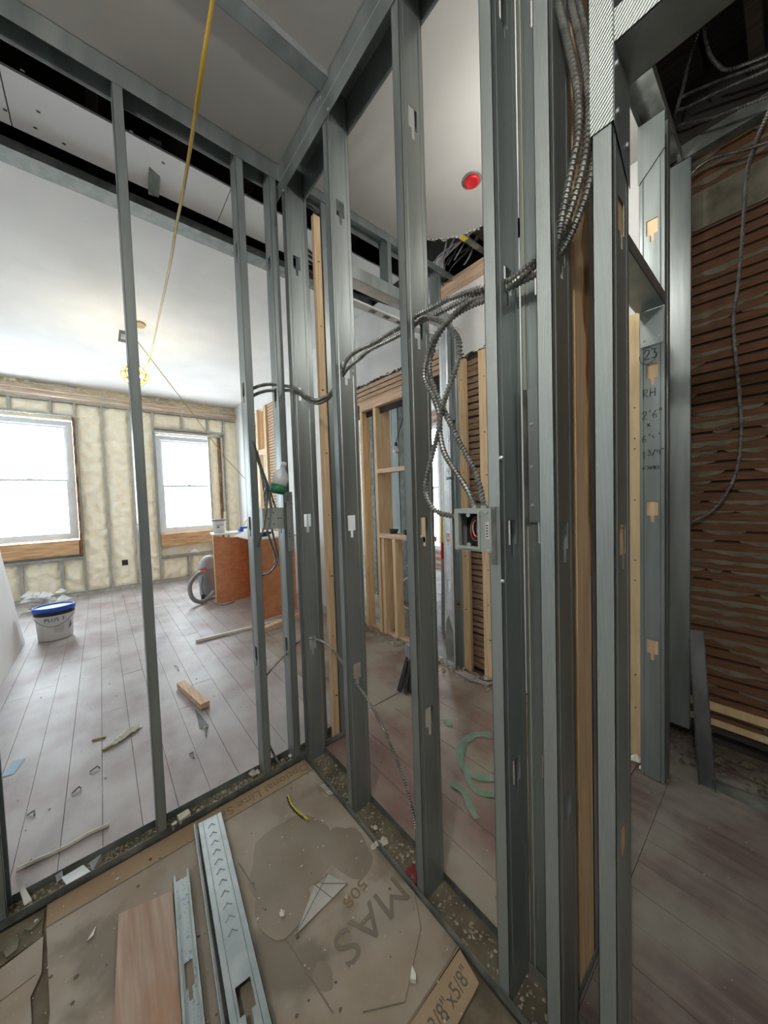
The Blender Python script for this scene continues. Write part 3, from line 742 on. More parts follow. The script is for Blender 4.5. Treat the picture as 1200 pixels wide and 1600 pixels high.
for (px, py, s, t) in ((1006, 563, .040, '23'), (1005, 622, .036, 'RH'), (1003, 656, .034, "2'6\""), (1011, 668, .022, 'x'), (1003, 692, .032, "6'8'"), (1003, 718, .034, '1'), (1012, 712, .024, '3/4"'), (1004, 734, .014, '6"JAMBS')):
    p = OX(px, py, hx); hand(J, hx, p.y, p.z, s, t)
c_ = OX(1013, 556, hx); mb = M(); mb.tube([(hx, c_.y + .030 * math.cos(a) + .003, c_.z + .036 * math.sin(a)) for a in [i * .45 + 1.1 for i in range(13)]], .001, 5); put('handwriting', mb, inkb, J)
hx = 2.0612
for (px, py, s, t) in ((700, 690, .04, '2'), (697, 716, .04, '6'), (700, 722, .03, 'x'), (698, 742, .05, '4"'), (697, 750, .022, 'JAMBS')):
    p = OX(px, py, hx); hand(JH, hx, p.y, p.z, s, t)

# ================================================================== brown lath wall on the right
lr = emp('lath_wall', (2.33, 0, 0), None, None, kind='structure')
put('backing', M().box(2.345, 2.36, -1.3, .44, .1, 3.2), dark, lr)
rr = random.Random(21); z = .16; keys = M(); i = 0
while z < 2.98:
    w0 = .036; y = -1.3
    put('lath', M().quadbox([(2.330, -1.3, z), (2.344, -1.3, z), (2.344, .44, z + rr.uniform(-.003, .003)), (2.330, .44, z), (2.330, -1.3, z + w0), (2.344, -1.3, z + w0), (2.344, .44, z + w0), (2.330, .44, z + w0)]), lathm, lr)
    # wavy plaster keys oozing over the gap
    dens = .32 if z > 1.75 else .78
    y = -1.3
    while y < .43:
        L_ = rr.uniform(.05, .5)
        if rr.random() < dens:
            n = max(3, int(L_ / .015)); top = z + w0 + .012; pts_b = []; pts_t = []
            for k in range(n + 1):
                yy = min(.435, y + L_ * k / n); e = max(0, math.sin(PI * k / n)) ** .6
                d = (.006 + .030 * abs(noise.noise(Vector((yy * 9, z * 7, 1)))) + .012 * abs(noise.noise(Vector((yy * 40, z * 7, 4))))) * e
                pts_b.append((2.3275, yy, top - .006 - d)); pts_t.append((2.3275, yy, top))
            keys.prism(pts_b + pts_t[::-1], (.014, 0, 0))
        y += L_ + rr.uniform(0, .12)
    z += .049; i += 1
put('plaster_keys', keys, keym, lr, kind='stuff')
put('ledger', M().box(2.27, 2.33, -1.3, .36, 2.96, 3.03), steel_d, lr)
put('pale_lath', M().box(2.318, 2.329, -1.3, .42, .225, .265), ply, lr, label='pale unpainted lath'); put('pale_lath', M().box(2.318, 2.329, -1.3, .42, .15, .18), ply, lr, label='pale unpainted lath')
put('plaster_patch', M().box(2.322, 2.329, .05, .44, 2.62, 2.80), keym, lr)
mb = M()
for i in range(420):
    y = rr.uniform(-1.2, .42); mb.rock((rr.uniform(2.10, 2.34), y, .015 + rr.uniform(0, .02)), abs(rr.gauss(0, .010)) + .003, .6, i)
put('rubble', mb, rubm, label='plaster rubble piled along the foot of the brown lath wall', cat='rubble', kind='stuff')
put('floor_channel', M().box(2.02, 2.05, -1.3, .20, .012, .045).box(2.05, 2.10, -1.3, .20, .012, .016), steel_d, label='dark channel lying on the floor along the lath wall', cat='channel', org=(2.03, 0, 0))
lean_a = Vector((2.018, .212, .012)); lean_b = OX(1088, 985, 2.29)
ln = emp('leaning_channel', lean_a, 'black steel channel leaning against the foot of the lath wall', 'channel')
put('web', M().bar(lean_a, lean_b, .002, .056, (0, 1, 0)), blacksteel, ln)
d_ = Vector((-.012, .0, 0))
for s in (-1, 1):
    o_ = Vector((0, .027 * s, 0)); put('flange', M().bar(lean_a + o_ + d_, lean_b + o_ + d_, .024, .002, (0, 1, 0)), blacksteel, ln)

# ================================================================== armored cables
def cab(label, pts, r=.0084, pitch=.0100, m=None, group='armored cables', name='armored_cable', n=9, cat='cable'):
    mb = M().tube(pts, r, n, ribs=pitch)
    return put(name, mb, m or bx_m, label=label, cat=cat, group=group, org=pts[0], sm=False)
def PX(L, x): return [OX(a, b, x) for a, b in L]
def PY(L, y): return [OY(a, b, y) for a, b in L]
def mixp(L):    # (px,py,axis,value)
    return [(OX if a == 'x' else OY)(px, py, v) for px, py, a, v in L]
cab('armored cable of the big bundle, leftmost, falling from the ceiling to the far stud', mixp([(868, -60, 'x', .79), (872, 0, 'x', .79), (883, 50, 'x', .79), (897, 110, 'x', .79), (904, 165, 'x', .79), (903, 215, 'x', .79), (894, 260, 'x', .79), (880, 330, 'x', .79), (868, 385, 'x', .80),
   (842, 402, 'x', .80), (815, 425, 'x', .81), (800, 436, 'x', .815), (767, 447, 'x', .81), (745, 452, 'x', .80), (720, 461, 'x', .80), (700, 468, 'x', .80), (676, 481, 'x', .80), (650, 494, 'x', .805), (635, 506, 'x', .805), (609, 521, 'x', .80), (583, 536, 'x', .80), (557, 549, 'x', .80), (542, 563, 'x', .80), (535, 580, 'x', .80),
   (521, 608, 'x', .80), (511, 619, 'x', .80), (495, 625, 'x', .80), (480, 620, 'x', .79), (462, 607, 'x', .76), (445, 603, 'y', 1.66), (430, 601, 'y', 1.66), (415, 601, 'y', 1.66), (400, 605, 'y', 1.66), (386, 614, 'y', 1.67), (380, 640, 'y', 1.70), (386, 680, 'y', 1.70), (402, 712, 'y', 1.68), (410, 745, 'y', 1.66), (414, 775, 'y', 1.655), (416, 796, 'y', 1.655)]))
cab('armored cable of the big bundle, middle one, ending at the cable below the corner', mixp([(889, -60, 'x', .80), (892, 0, 'x', .80), (903, 50, 'x', .80), (915, 107, 'x', .80), (920, 160, 'x', .80), (918, 213, 'x', .80), (911, 262, 'x', .80), (896, 315, 'x', .80), (884, 350, 'x', .80), (870, 382, 'x', .81),
   (842, 409, 'x', .81), (815, 433, 'x', .81), (800, 443, 'x', .82), (767, 455, 'x', .82), (740, 462, 'x', .81), (715, 474, 'x', .81), (690, 487, 'x', .81), (670, 497, 'x', .81), (650, 506, 'x', .81), (630, 520, 'x', .81), (605, 533, 'x', .81), (579, 546, 'x', .81), (562, 560, 'x', .81), (545, 574, 'x', .81), (535, 588, 'x', .81),
   (521, 613, 'x', .81), (511, 624, 'x', .81), (495, 630, 'x', .81), (479, 624, 'x', .80), (462, 612, 'x', .77), (445, 610, 'y', 1.67), (430, 610, 'y', 1.67), (415, 611, 'y', 1.67), (398, 617, 'y', 1.67), (387, 628, 'y', 1.68), (384, 660, 'y', 1.70), (396, 700, 'y', 1.68), (408, 732, 'y', 1.66), (417, 762, 'y', 1.655), (424, 796, 'y', 1.655)]))
cab('armored cable of the big bundle, rightmost, half hidden by the doorway stud', mixp([(898, -60, 'x', .82), (903, 0, 'x', .82), (915, 53, 'x', .82), (924, 107, 'x', .82), (929, 170, 'x', .82), (927, 240, 'x', .82), (919, 293, 'x', .82), (905, 335, 'x', .82), (888, 375, 'x', .82), (872, 399, 'x', .82), (845, 424, 'x', .82), (815, 440, 'x', .82), (795, 450, 'x', .82), (768, 461, 'x', .80), (745, 468, 'x', .79)]
   + [(730, 473, 'x', .78), (705, 496, 'x', .775), (681, 524, 'x', .77), (667, 555, 'x', .77), (663, 590, 'x', .77), (676, 618, 'x', .77), (686, 646, 'x', .77), (688, 681, 'x', .77), (695, 709, 'x', .77), (712, 737, 'x', .77), (730, 765, 'x', .77), (743, 797, 'x', .775)]))
cab('armored cable loop swinging widest right and into the left side of the open box', mixp([(640, 515, 'x', .81), (660, 497, 'x', .80), (681, 499, 'x', .79), (705, 513, 'x', .785), (718, 537, 'x', .78), (714, 569, 'x', .775), (702, 604, 'x', .765), (690, 642, 'x', .765), (684, 677, 'x', .765), (671, 730, 'x', .76), (665, 765, 'x', .76), (674, 790, 'x', .76), (688, 802, 'x', .765), (713, 807, 'x', .772)]))
cab('armored cable loop dropping to the top right of the open box', mixp([(768, 466, 'x', .79), (740, 476, 'x', .79), (712, 492, 'x', .785), (690, 516, 'x', .78), (676, 545, 'x', .78), (671, 580, 'x', .78), (681, 614, 'x', .775), (697, 648, 'x', .78), (716, 688, 'x', .78), (737, 727, 'x', .78), (749, 758, 'x', .78), (757, 797, 'x', .78)]))
cab('armored cable curving from the corner stud down to the red stain on the floor', mixp([(440, 1197, 'y', 1.66), (432, 1186, 'y', 1.66), (421, 1164, 'y', 1.66), (408, 1130, 'y', 1.67), (404, 1090, 'y', 1.67), (415, 1058, 'y', 1.66), (439, 1029, 'y', 1.66), (458, 1010, 'y', 1.65), (470, 1001, 'x', .78), (484, 998, 'x', .80), (501, 1001, 'x', .80), (519, 1014, 'x', .80), (538, 1040, 'x', .80), (552, 1062, 'x', .80), (574, 1092, 'x', .80), (596, 1132, 'x', .80),
   (615, 1176, 'x', .80), (633, 1224, 'x', .80), (644, 1264, 'x', .80), (650, 1300, 'x', .80), (652, 1340, 'x', .80), (652, 1361, 'x', .80)]), r=.0062, pitch=.0085)
cab('armored cable hanging from behind the stud and passing in front of the blank cover', mixp([(396, 690, 'y', 1.60), (408, 730, 'y', 1.60), (416, 760, 'y', 1.595), (417, 790, 'y', 1.59), (413, 820, 'y', 1.59), (406, 845, 'y', 1.60), (398, 870, 'y', 1.66)]), m=bx_d, r=.0058)
cab('armored cable entering the blank covered box from above, right one', mixp([(400, 705, 'y', 1.69), (410, 735, 'y', 1.68), (421, 765, 'y', 1.66), (431, 796, 'y', 1.655)]), m=bx_d, r=.006)
cab('armored cable loop hanging below the blank covered box', mixp([(424, 824, 'y', 1.655), (430, 850, 'y', 1.65), (434, 870, 'y', 1.64), (430, 885, 'y', 1.64), (420, 895, 'y', 1.64), (405, 900, 'y', 1.66)]), m=bx_d, r=.006)
cab('short armored cable joining the loop below the blank covered box', mixp([(416, 824, 'y', 1.655), (424, 850, 'y', 1.652), (431, 872, 'y', 1.66), (428, 884, 'y', 1.66)]), m=bx_d, r=.006)
put('wire', M().tube(smooth(mixp([(414, 762, 'y', 1.63), (408, 785, 'y', 1.63), (405, 800, 'y', 1.64)])), .0015, 6), white, label='thin white wire beside the cables above the blank covered box', cat='wire', org=(.6, 1.63, 1.3))
mb = M()
p = OX(651, 1366, .80)
for i in range(22): mb.rock((p.x + R.uniform(-.02, .02), p.y + R.uniform(-.02, .02), .012), R.uniform(.008, .016), .7, i)
put('red_lump', mb, redp, label='dark red lump of sealant where the cable meets the floor', cat='sealant', org=(p.x, p.y, 0), kind=None)
# thin cables in the dark on the right
cab('thin armored cable hanging in a long curve in front of the lath wall', mixp([(1210, 150, 'x', 2.27), (1199, 179, 'x', 2.27), (1181, 221, 'x', 2.27), (1168, 267, 'x', 2.27), (1162, 340, 'x', 2.27), (1154, 440, 'x', 2.27), (1146, 495, 'x', 2.27), (1149, 550, 'x', 2.27), (1156, 623, 'x', 2.27), (1158, 678, 'x', 2.27), (1149, 741, 'x', 2.27), (1119, 792, 'x', 2.27), (1081, 816, 'x', 2.27), (1068, 822, 'x', 2.28)]), r=.0075, pitch=.011, group='cables in the dark hall ceiling')
for k, (L_, lab_) in enumerate((([(1100, 20), (1093, 43), (1077, 93), (1067, 139), (1055, 180)], 'dim cable dropping steeply beside the near doorway header'),
                ([(1096, 20), (1099, 43), (1107, 80), (1120, 100), (1136, 109), (1165, 100), (1215, 80)], 'dim cable making a hook shaped bend under the dark joists'),
                ([(1060, 155), (1077, 146), (1120, 128), (1215, 92)], 'upper dim cable running level under the dark joists'),
                ([(1060, 172), (1077, 166), (1130, 140), (1215, 103)], 'middle dim cable running level under the dark joists'),
                ([(1060, 197), (1079, 191), (1112, 184), (1147, 171), (1215, 145)], 'lowest dim cable sagging above the ledger'),
                ([(1066, 281), (1077, 275), (1095, 258), (1120, 245), (1160, 235), (1215, 217)], 'dim cable running along the top of the brown lath wall'))):
    cab(lab_, PX(L_, 2.18 if k < 5 else 2.26), r=.0075, pitch=.011, m=bx_d, group='cables in the dark hall ceiling')
# wires in the ceiling hole and soffit
rw = random.Random(8)
for k in range(9):
    a = Vector((1.93 + rw.uniform(0, .18), 1.12 + rw.uniform(0, .12), 3.22)); b = Vector((2.02 + rw.uniform(-.1, .08), 1.52 + rw.uniform(-.08, .1), 3.06))
    c = (a + b) / 2 + Vector((rw.uniform(-.12, .04), rw.uniform(-.05, .05), rw.uniform(-.10, .05)))
    put('ceiling_wire', M().tube(smooth([a, c, b, b + Vector((.03, .08, -.02))]), .006, 6), (wirec, black, greyp)[k % 3], label=('grey wire', 'black wire', 'dark grey wire')[k % 3] + ' bundled in the torn ceiling hole', cat='wire', group='wires in the torn ceiling hole', org=a)
for k in range(4):
    put('ceiling_wire', M().tube(smooth([(1.05, 2.0 + .06 * k, 2.99 + .02 * k), (1.4, 2.05 + .05 * k, 2.95 + .03 * math.sin(k)), (1.8, 2.0 + .07 * k, 3.0), (2.13, 1.9 + .1 * k, 3.02)]), .009, 6), black, label='black cable sagging behind the hall doorway header', cat='wire', group='black cables above the hall doorway header', org=(1.1, 2, 3))
hb = emp('hole_bar', (1.87, 1.25, 3.02), 'grey steel bar with a yellow tag spanning the torn ceiling hole', 'steel bar')
pa = OZ(718, 366, 3.03); pb = OZ(765, 400, 3.03)
put('bar', M().bar(pa, pb, .035, .01), steel_d, hb); put('yellow_tag', M().bar(pa + (pb - pa) * .02 + Vector((0, 0, -.007)), pa + (pb - pa) * .2 + Vector((0, 0, -.007)), .036, .002), yelb, hb)
put('duct', M().tube(smooth([(1.66, 1.72, 3.14), (1.72, 1.56, 3.14), (1.84, 1.42, 3.15), (1.92, 1.25, 3.2)], .03), [.085 if i % 2 else .072 for i in range(len(smooth([(1.66, 1.72, 3.14), (1.72, 1.56, 3.14), (1.84, 1.42, 3.15), (1.92, 1.25, 3.2)], .03)))], 14), black, label='black flexible duct filling the torn ceiling hole', cat='duct', org=(1.7, 1.6, 3.1))
put('hole_edge_crumbs', (lambda mb: [mb.rock((x + R.uniform(-.01, .01), y + R.uniform(-.01, .01), 3.0), R.uniform(.003, .008), .5, i) for i, (x, y) in enumerate([(hole[k][0] + (hole[k + 1][0] - hole[k][0]) * t, hole[k][1] + (hole[k + 1][1] - hole[k][1]) * t) for k in range(2, 16) for t in (0, .2, .4, .6, .8)])] and mb)(M()), rag, label='torn plaster crumbs along the edge of the ceiling hole', cat='plaster', kind='stuff')

# red cap on the ceiling
rc = emp('sprinkler_cap', (1.576, 1.073, 3.0), 'round red cap on the grey ceiling above the hall', 'cap')
put('cap', M().lathe([(.040, 0), (.038, -.012), (.026, -.018), (.024, -.014), (.010, -.014)], (1.576, 1.073, 3.0), 24), red, rc, sm=True)
put('ring', M().lathe([(.052, 0), (.050, -.003), (.042, -.003)], (1.576, 1.073, 3.0), 24), steel_d, rc)

# ================================================================== electrical boxes
eb = emp('electrical_box', (.66, 1.64, 1.22), 'square steel electrical box with blank cover on the corner stud bracket', 'electrical box', 'electrical boxes')
put('body', M().box(.605, .705, 1.633, 1.683, 1.222, 1.318), boxm, eb)
put('cover', M().box(.600, .709, 1.629, 1.6328, 1.217, 1.322), boxm, eb)
for dx, dz in ((0, .028), (0, -.028), (-.028, 0), (.025, 0), (.037, 0)):
    put('knockout', M().tube([(.655 + dx, 1.6292, 1.27 + dz), (.655 + dx, 1.6282, 1.27 + dz)], .0035, 8), black, eb)
br = put('bracket', M().box(.706, .738, 1.610, 1.6125, 1.345, 1.40).box(.715, .748, 1.6075, 1.610, 1.10, 1.40), steel_b, eb)
for zz in (1.375, 1.36, 1.19, 1.175): put('screw', M().tube([(.722, 1.607, zz), (.722, 1.603, zz)], .005, 8), steel, eb)

e2 = emp('electrical_box', (.757, .54, 1.2), 'open steel electrical box with a coil of wires, on the third stud', 'electrical box', 'electrical boxes')
A = [OX(713, 795, .757), OX(768, 795, .757), OX(768, 860, .757), OX(713, 860, .757)]
y1_, y0_ = A[0].y, A[1].y; zt, zb = (A[0].z + A[1].z) / 2, (A[2].z + A[3].z) / 2
T = .0025
mb = M().box(.757, .805, y0_, y0_ + T, zb, zt).box(.757, .805, y1_ - T, y1_, zb, zt).box(.757, .805, y0_, y1_, zb, zb + T).box(.757, .805, y0_, y1_, zt - T, zt).box(.803, .805, y0_, y1_, zb, zt)
put('body', mb, boxm, e2)
ya, yb = y0_ + .034, y1_ - .016; za, zb2 = zb + .012, zt - .012
put('shade_back', M().box(.800, .802, y0_ + T, y1_ - T, zb + T, zt - T), black, e2)  # black plate added to give the box interior its shade
mb = M().box(.750, .757, yb, y1_ + .002, zb, zt).box(.750, .757, y0_ - .002, ya, zb, zt).box(.750, .757, ya, yb, zb, za).box(.750, .757, ya, yb, zb2, zt)
mb.box(.744, .750, yb, yb + .006, za - .006, zb2 + .006).box(.744, .750, ya - .006, ya, za - .006, zb2 + .006).box(.744, .750, ya, yb, za - .006, za).box(.744, .750, ya, yb, zb2, zb2 + .006)
put('mud_ring', mb, boxm, e2)
for (yy, zz) in (((ya + yb) / 2, za + .004), ((ya + yb) / 2, zb2 - .004)): put('ear', M().tube([(.746, yy, zz), (.750, yy, zz)], .006, 8), steel_b, e2)
for (yy, zz) in ((y0_ + .006, zb + .006), (y1_ - .006, zt - .006), (y0_ + .010, zt - .008)): put('screw', M().tube([(.7495, yy, zz), (.7465, yy, zz)], .0042, 8), steel_b, e2)
put('label', M().box(.7492, .7499, y0_ + .004, y0_ + .014, zb + .035, zb + .078), labelm, e2, label='white sticker with black print')
for q in range(5): put('print', M().box(.7487, .7491, y0_ + .006, y0_ + .012, zb + .040 + .007 * q, zb + .043 + .007 * q), inkb, e2)
cy_, cz_ = (ya + yb) / 2, (za + zb2) / 2
for k, (mm, rr_) in enumerate(((red, .018), (greyp, .022), (white, .015), (black, .020), (greyp, .012))):
    put('wire', M().tube([(.775 + .004 * k + .004 * math.sin(a), cy_ + rr_ * .6 * math.cos(a + k), cz_ + rr_ * 1.5 * math.sin(a + k)) for a in [i * .4 for i in range(17)]], .0018, 6), mm, e2)
# side bracket of the box on the stud
put('bracket', M().box(.7545, .7575, y0_ - .012, y0_ + .002, zb - .03, zt + .005), steel_d, e2)
for (px, py) in ((742, 797), (757, 797)):
    p = OX(px, py, .776); put('connector', M().tube([p + Vector((0, 0, -.006)), p + Vector((0, 0, .012))], .0095, 10), steel_b, e2)
put('connector', M().tube([(.772, y1_ - .004, OX(711, 807, .77).z), (.772, y1_ + .014, OX(711, 807, .77).z)], .0095, 10), steel_b, e2)

# bottle
bo = emp('plastic_bottle', (.70, 1.578, 1.40), 'clear plastic bottle with dark green bottom label, leaning on the corner stud', 'bottle')
bq = OY(433, 770, 1.575); tq = OY(443, 727, 1.575); ax = (tq - bq).normalized(); LL = (tq - bq).length
def along(f): return bq + ax * (LL * f)
put('bottle', M().tube([along(0), along(.05), along(.45), along(.62), along(.78), along(.86), along(.97)], [.030, .036, .0375, .037, .024, .013, .012], 18), plas, bo, sm=True)
put('liquid', M().tube([along(.30), along(.52)], [.034, .034], 16), white, bo, sm=True)
put('label', M().tube([along(-.01), along(.06), along(.26)], [.031, .0375, .0386], 18), greenl, bo, sm=True)
put('cap', M().tube([along(.97), along(1.1)], .0135, 12), white, bo, sm=True)

# ================================================================== yellow cord, rope and caged lamp
cord = [OY(336, -40, 1.05), OY(332, 0, 1.08), OY(318, 90, 1.15), OY(308, 160, 1.25), OY(299, 220, 1.40), OY(286, 300, 1.66), OY(276, 350, 1.9), OY(268, 400, 2.2), OY(258, 450, 2.7), OY(246, 505, 3.5), OY(237, 548, 4.2), OY(231, 566, 4.4), OY(222, 572, 4.48)]
put('extension_cord', M().tube(smooth(cord, .03), .0062, 8), yel, label='yellow cord dropping diagonally from the ceiling to the caged lamp', cat='cord', org=cord[0], sm=True)
rope = [OY(216, 535, 4.5), OY(258, 590, 4.9), OY(300, 645, 5.3), OY(350, 712, 5.5), OY(398, 772, 5.7), Vector((1.85, 5.9, .97))]
put('rope', M().tube(smooth(rope, .05), .006, 6), tan, label='thin tan rope slanting down in front of the middle window', cat='rope', org=rope[0])
lp = OY(211, 586, 4.5); lm = emp('work_lamp', lp, 'glowing bulb in a round yellow plastic cage hanging below the white ceiling', 'lamp')
put('bulb', M().lathe([(.012, .075), (.022, .05), (.045, .0), (.042, -.035), (.022, -.062), (.004, -.068)], lp, 18), bulbm, lm, sm=True)
put('socket', M().lathe([(.03, .13), (.036, .12), (.036, .075), (.02, .07)], lp, 16), yelb, lm, sm=True)
put('hook', M().tube(smooth([lp + Vector((0, 0, .12)), lp + Vector((.03, 0, .2)), lp + Vector((0, 0, .26)), lp + Vector((.0, 0, .48))], .02), .006, 6), black, lm)
for k in range(8):
    a = k * PI / 4
    put('cage_wire', M().tube([lp + Vector((math.cos(a) * r_, math.sin(a) * r_, z_)) for r_, z_ in ((.036, .09), (.095, .055), (.122, 0), (.10, -.06), (.05, -.10), (.005, -.108))], .007, 6), yelb, lm)
for z_, r_ in ((0, .122), (-.06, .10)):
    put('cage_ring', M().tube([lp + Vector((math.cos(i * PI / 12) * r_, math.sin(i * PI / 12) * r_, z_)) for i in range(25)], .006, 6), yelb, lm)
cb = emp('ceiling_cutout', OZ(194, 528, 3.24), 'dark square cut-out with a metal box in the white living room ceiling', 'cutout')
p = OZ(196, 527, 3.238); put('cutout', M().box(p.x - .06, p.x + .05, p.y - .16, p.y + .15, 3.234, 3.2395), black, cb); put('metal_box', M().box(p.x - .04, p.x + .03, p.y - .1, p.y + .05, 3.228, 3.2338), steel_d, cb)
p = OZ(219, 507, 3.238); put('wood_scrap', M().lathe([(.05, 0), (.045, -.012), (.03, -.014)], (p.x, p.y, 3.239), 12, 1, 1.6), tan, label='small brown oval plate on the white ceiling beside the lamp', cat='plate', org=(p.x, p.y, 3.24))

# ================================================================== living room objects
# bucket with blue lid
bk = emp('paint_bucket', (-.42, 4.93, 0), 'white oval bucket with bright blue lid lettered PLUS 3, by the leaning drywall', 'bucket', 'buckets')
c0 = (-.42, 4.93, 0)
put('body', M().lathe([(.125, .001), (.135, .01), (.150, .27), (.153, .30)], c0, 32, 1, .8), white, bk, sm=True)
put('band', M().lathe([(.1545, .262), (.158, .265), (.158, .305), (.1545, .308)], c0, 32, 1, .8, caps=False), black, bk, sm=True)
put('lid', M().lathe([(.158, .300), (.165, .302), (.167, .338), (.160, .346), (.150, .346), (.147, .332)], c0, 32, 1, .8, caps=False), blue, bk, sm=True)
put('lid_top', M().lathe([(.148, .330), (.148, .334)], c0, 32, 1, .8), blue, bk)
put('handle', M().tube([(c0[0] + .160 * math.sin(a), c0[1] - .137 * math.cos(a), .255 - .10 * math.cos(a) ** 2) for a in [-1.5 + i * .2 for i in range(16)]], .003, 6), steel_d, bk)
def on_bucket(body, x, z_, s, mm): 
    text(body, (x, c0[1] - .8 * math.sqrt(max(0, .149 ** 2 - (x - c0[0]) ** 2)) - .002, z_), (PI / 2, 0, (x - c0[0]) * 5.5), s, mm, bk)
on_bucket('PLUS', -.435, .222, .052, textb); on_bucket('3', -.350, .224, .052, textb)
for k in range(5): put('print', M().box(-.42, -.345, c0[1] - .1185, c0[1] - .1175, .09 + .014 * k, .095 + .014 * k), greyprint, bk)
put('purple_print', M().prism([(-.315, c0[1] - .093, .10), (-.292, c0[1] - .075, .13), (-.294, c0[1] - .075, .19)], (0, -.006, 0)), purple, bk)
# clear crate behind
mb = M(); rr = random.Random(14)
for i in range(26): mb.rock((rr.uniform(-.80, -.46), rr.uniform(6.3, 6.55), rr.uniform(.05, .22)), rr.uniform(.05, .10), .8, i)
put('plastic_bag', mb, cartm, label='crumpled clear plastic bag full of scraps behind the blue lidded bucket', cat='plastic bag', org=(-.6, 6.4, 0))
put('red_scrap', M().box(-.63, -.56, 5.9, 5.95, 0.002, .04), red, label='small red scrap on the floor behind the bucket', cat='scrap', org=(-.6, 5.9, 0))
# leaning drywall sheet
ld = emp('drywall_sheet', (-.65, 3.5, 0), 'white drywall sheet leaning on the left wall behind the blue lidded bucket', 'drywall sheet')
put('sheet', M().prism([(-.655, 1.95, .002), (-.655, 4.99, .002), (-.80, 4.99, 1.16), (-.80, 1.95, 1.16)], (-.013, 0, -.0016)), drywall, ld)
put('sheet', M().prism([(-.675, 2.1, .002), (-.675, 4.9, .002), (-.815, 4.9, 1.12), (-.815, 2.1, 1.12)], (-.013, 0, -.0016)), drywall, ld)
# reception desk of orange plywood
dk = emp('counter', (1.4, 4.6, 0), 'curved orange plywood counter with white worn ledge and things on top', 'counter')
path = []
for i in range(13):
    t = i / 12; path.append((1.159 + .56 * t, 4.985 + .10 * t - .10 * math.sin(PI * t), 0))
mb = M()
for i in range(12):
    a, b = path[i], path[i + 1]; za_ = .925 - .045 * math.sin(PI * i / 12) ; zb_ = .925 - .045 * math.sin(PI * (i + 1) / 12)
    mb.quadbox([a, b, (b[0], b[1] + .018, 0), (a[0], a[1] + .018, 0), (a[0], a[1], za_), (b[0], b[1], zb_), (b[0], b[1] + .018, zb_), (a[0], a[1] + .018, za_)])
put('front_panel', mb, ply_o, dk)
put('end_edge', M().box(1.150, 1.1585, 4.985, 5.01, 0, .93), ply, dk)
pR = [OZ(405, 973), OZ(450, 960)]
put('side_panel', M().prism([(1.30, 3.79, .02), (1.80, 3.87, .02), (1.80, 3.87, .93), (1.30, 3.79, .93)], (0, .018, 0)), ply_o, dk)
put('side_panel', M().prism([(1.72, 3.88, 0), (1.72, 5.08, 0), (1.72, 5.08, .92), (1.72, 3.88, .92)], (.018, 0, 0)), ply_o, dk)
put('ledge', M().prism([(1.14, 4.97, .926), (1.30, 4.90, .926), (1.45, 4.89, .926), (1.60, 4.95, .926), (1.74, 5.06, .926), (1.9, 5.3, .926), (1.2, 5.35, .926)], (0, 0, .018)), white, dk)
put('ledge', M().prism([(1.28, 3.76, .931), (1.86, 3.85, .931), (1.86, 4.9, .931), (1.52, 4.88, .931), (1.30, 4.5, .931)], (0, 0, .018)), white, dk)
put('floor_rail', M().prism([(1.22, 3.45, .0), (1.56, 3.56, .0), (2.05, 3.70, .0), (2.05, 3.78, .0), (1.22, 3.52, .0)], (0, 0, .05)), wood_h, label='pale lumber rail on the floor in front of the orange counter', cat='lumber', org=(1.4, 3.5, 0))
b2 = emp('small_bucket', (1.27, 5.15, .945), 'small white bucket with grey lettering standing on the counter', 'bucket', 'buckets')
cc = (1.27, 5.14, .945)
put('body', M().lathe([(.070, 0), (.085, .16), (.088, .175)], cc, 22), white, b2, sm=True); put('rim', M().lathe([(.090, .168), (.094, .170), (.094, .19), (.088, .192)], cc, 22), greyp, b2, sm=True)
put('print', M().box(1.22, 1.31, 5.057, 5.059, 1.05, 1.065), greyprint, b2); put('print', M().box(1.225, 1.255, 5.056, 5.0575, 1.02, 1.04), ink, b2)
put('clamp_tool', M().box(1.50, 1.56, 5.0, 5.06, .945, .985).box(1.52, 1.66, 5.02, 5.05, .985, 1.01), blue, label='small blue tool lying on the counter beside the small bucket', cat='tool', org=(1.5, 5, .945))
put('black_tool', M().tube([(1.40, 3.95, .975), (1.50, 4.0, .975), (1.58, 4.02, .985)], [.022, .03, .012], 10).box(1.36, 1.42, 3.92, 4.0, .951, .97), black, label='black tool lying on the near end of the counter', cat='tool', org=(1.45, 3.95, .95))
# vacuum
vc = emp('shop_vacuum', (1.13, 5.35, 0), 'grey shop vacuum with a looped hose and red latch, left of the counter', 'vacuum')
cv = (1.17, 5.36, 0)
put('drum', M().lathe([(.13, .05), (.14, .07), (.15, .40), (.155, .42)], cv, 20), greyp, vc, sm=True)
put('head', M().lathe([(.155, .42), (.15, .46), (.12, .55), (.06, .60), (.03, .61)], cv, 20), greyp, vc, sm=True)
put('latch', M().box(1.02, 1.09, 5.20, 5.24, .40, .46), red, vc)
put('hose', M().tube(smooth([(1.08, 5.20, .42), (.97, 5.15, .40), (.87, 5.12, .28), (.88, 5.10, .12), (.96, 5.09, .04), (1.07, 5.12, .045), (1.18, 5.16, .14)], .02), .028, 10), greyp, vc, sm=True)
for dx, dy in ((-.12, -.08), (.1, -.1), (0, .12)): put('wheel', M().tube([(1.17 + dx - .02, 5.36 + dy, .04), (1.17 + dx + .02, 5.36 + dy, .04)], .04, 12), black, vc)
put('power_cord', M().tube(smooth([(1.05, 5.22, .35), (1.02, 5.18, .2), (1.06, 5.14, .08), (1.13, 4.95, .005), (1.2, 4.8, .005), (1.36, 4.86, .005)], .02), .004, 6), black, vc)
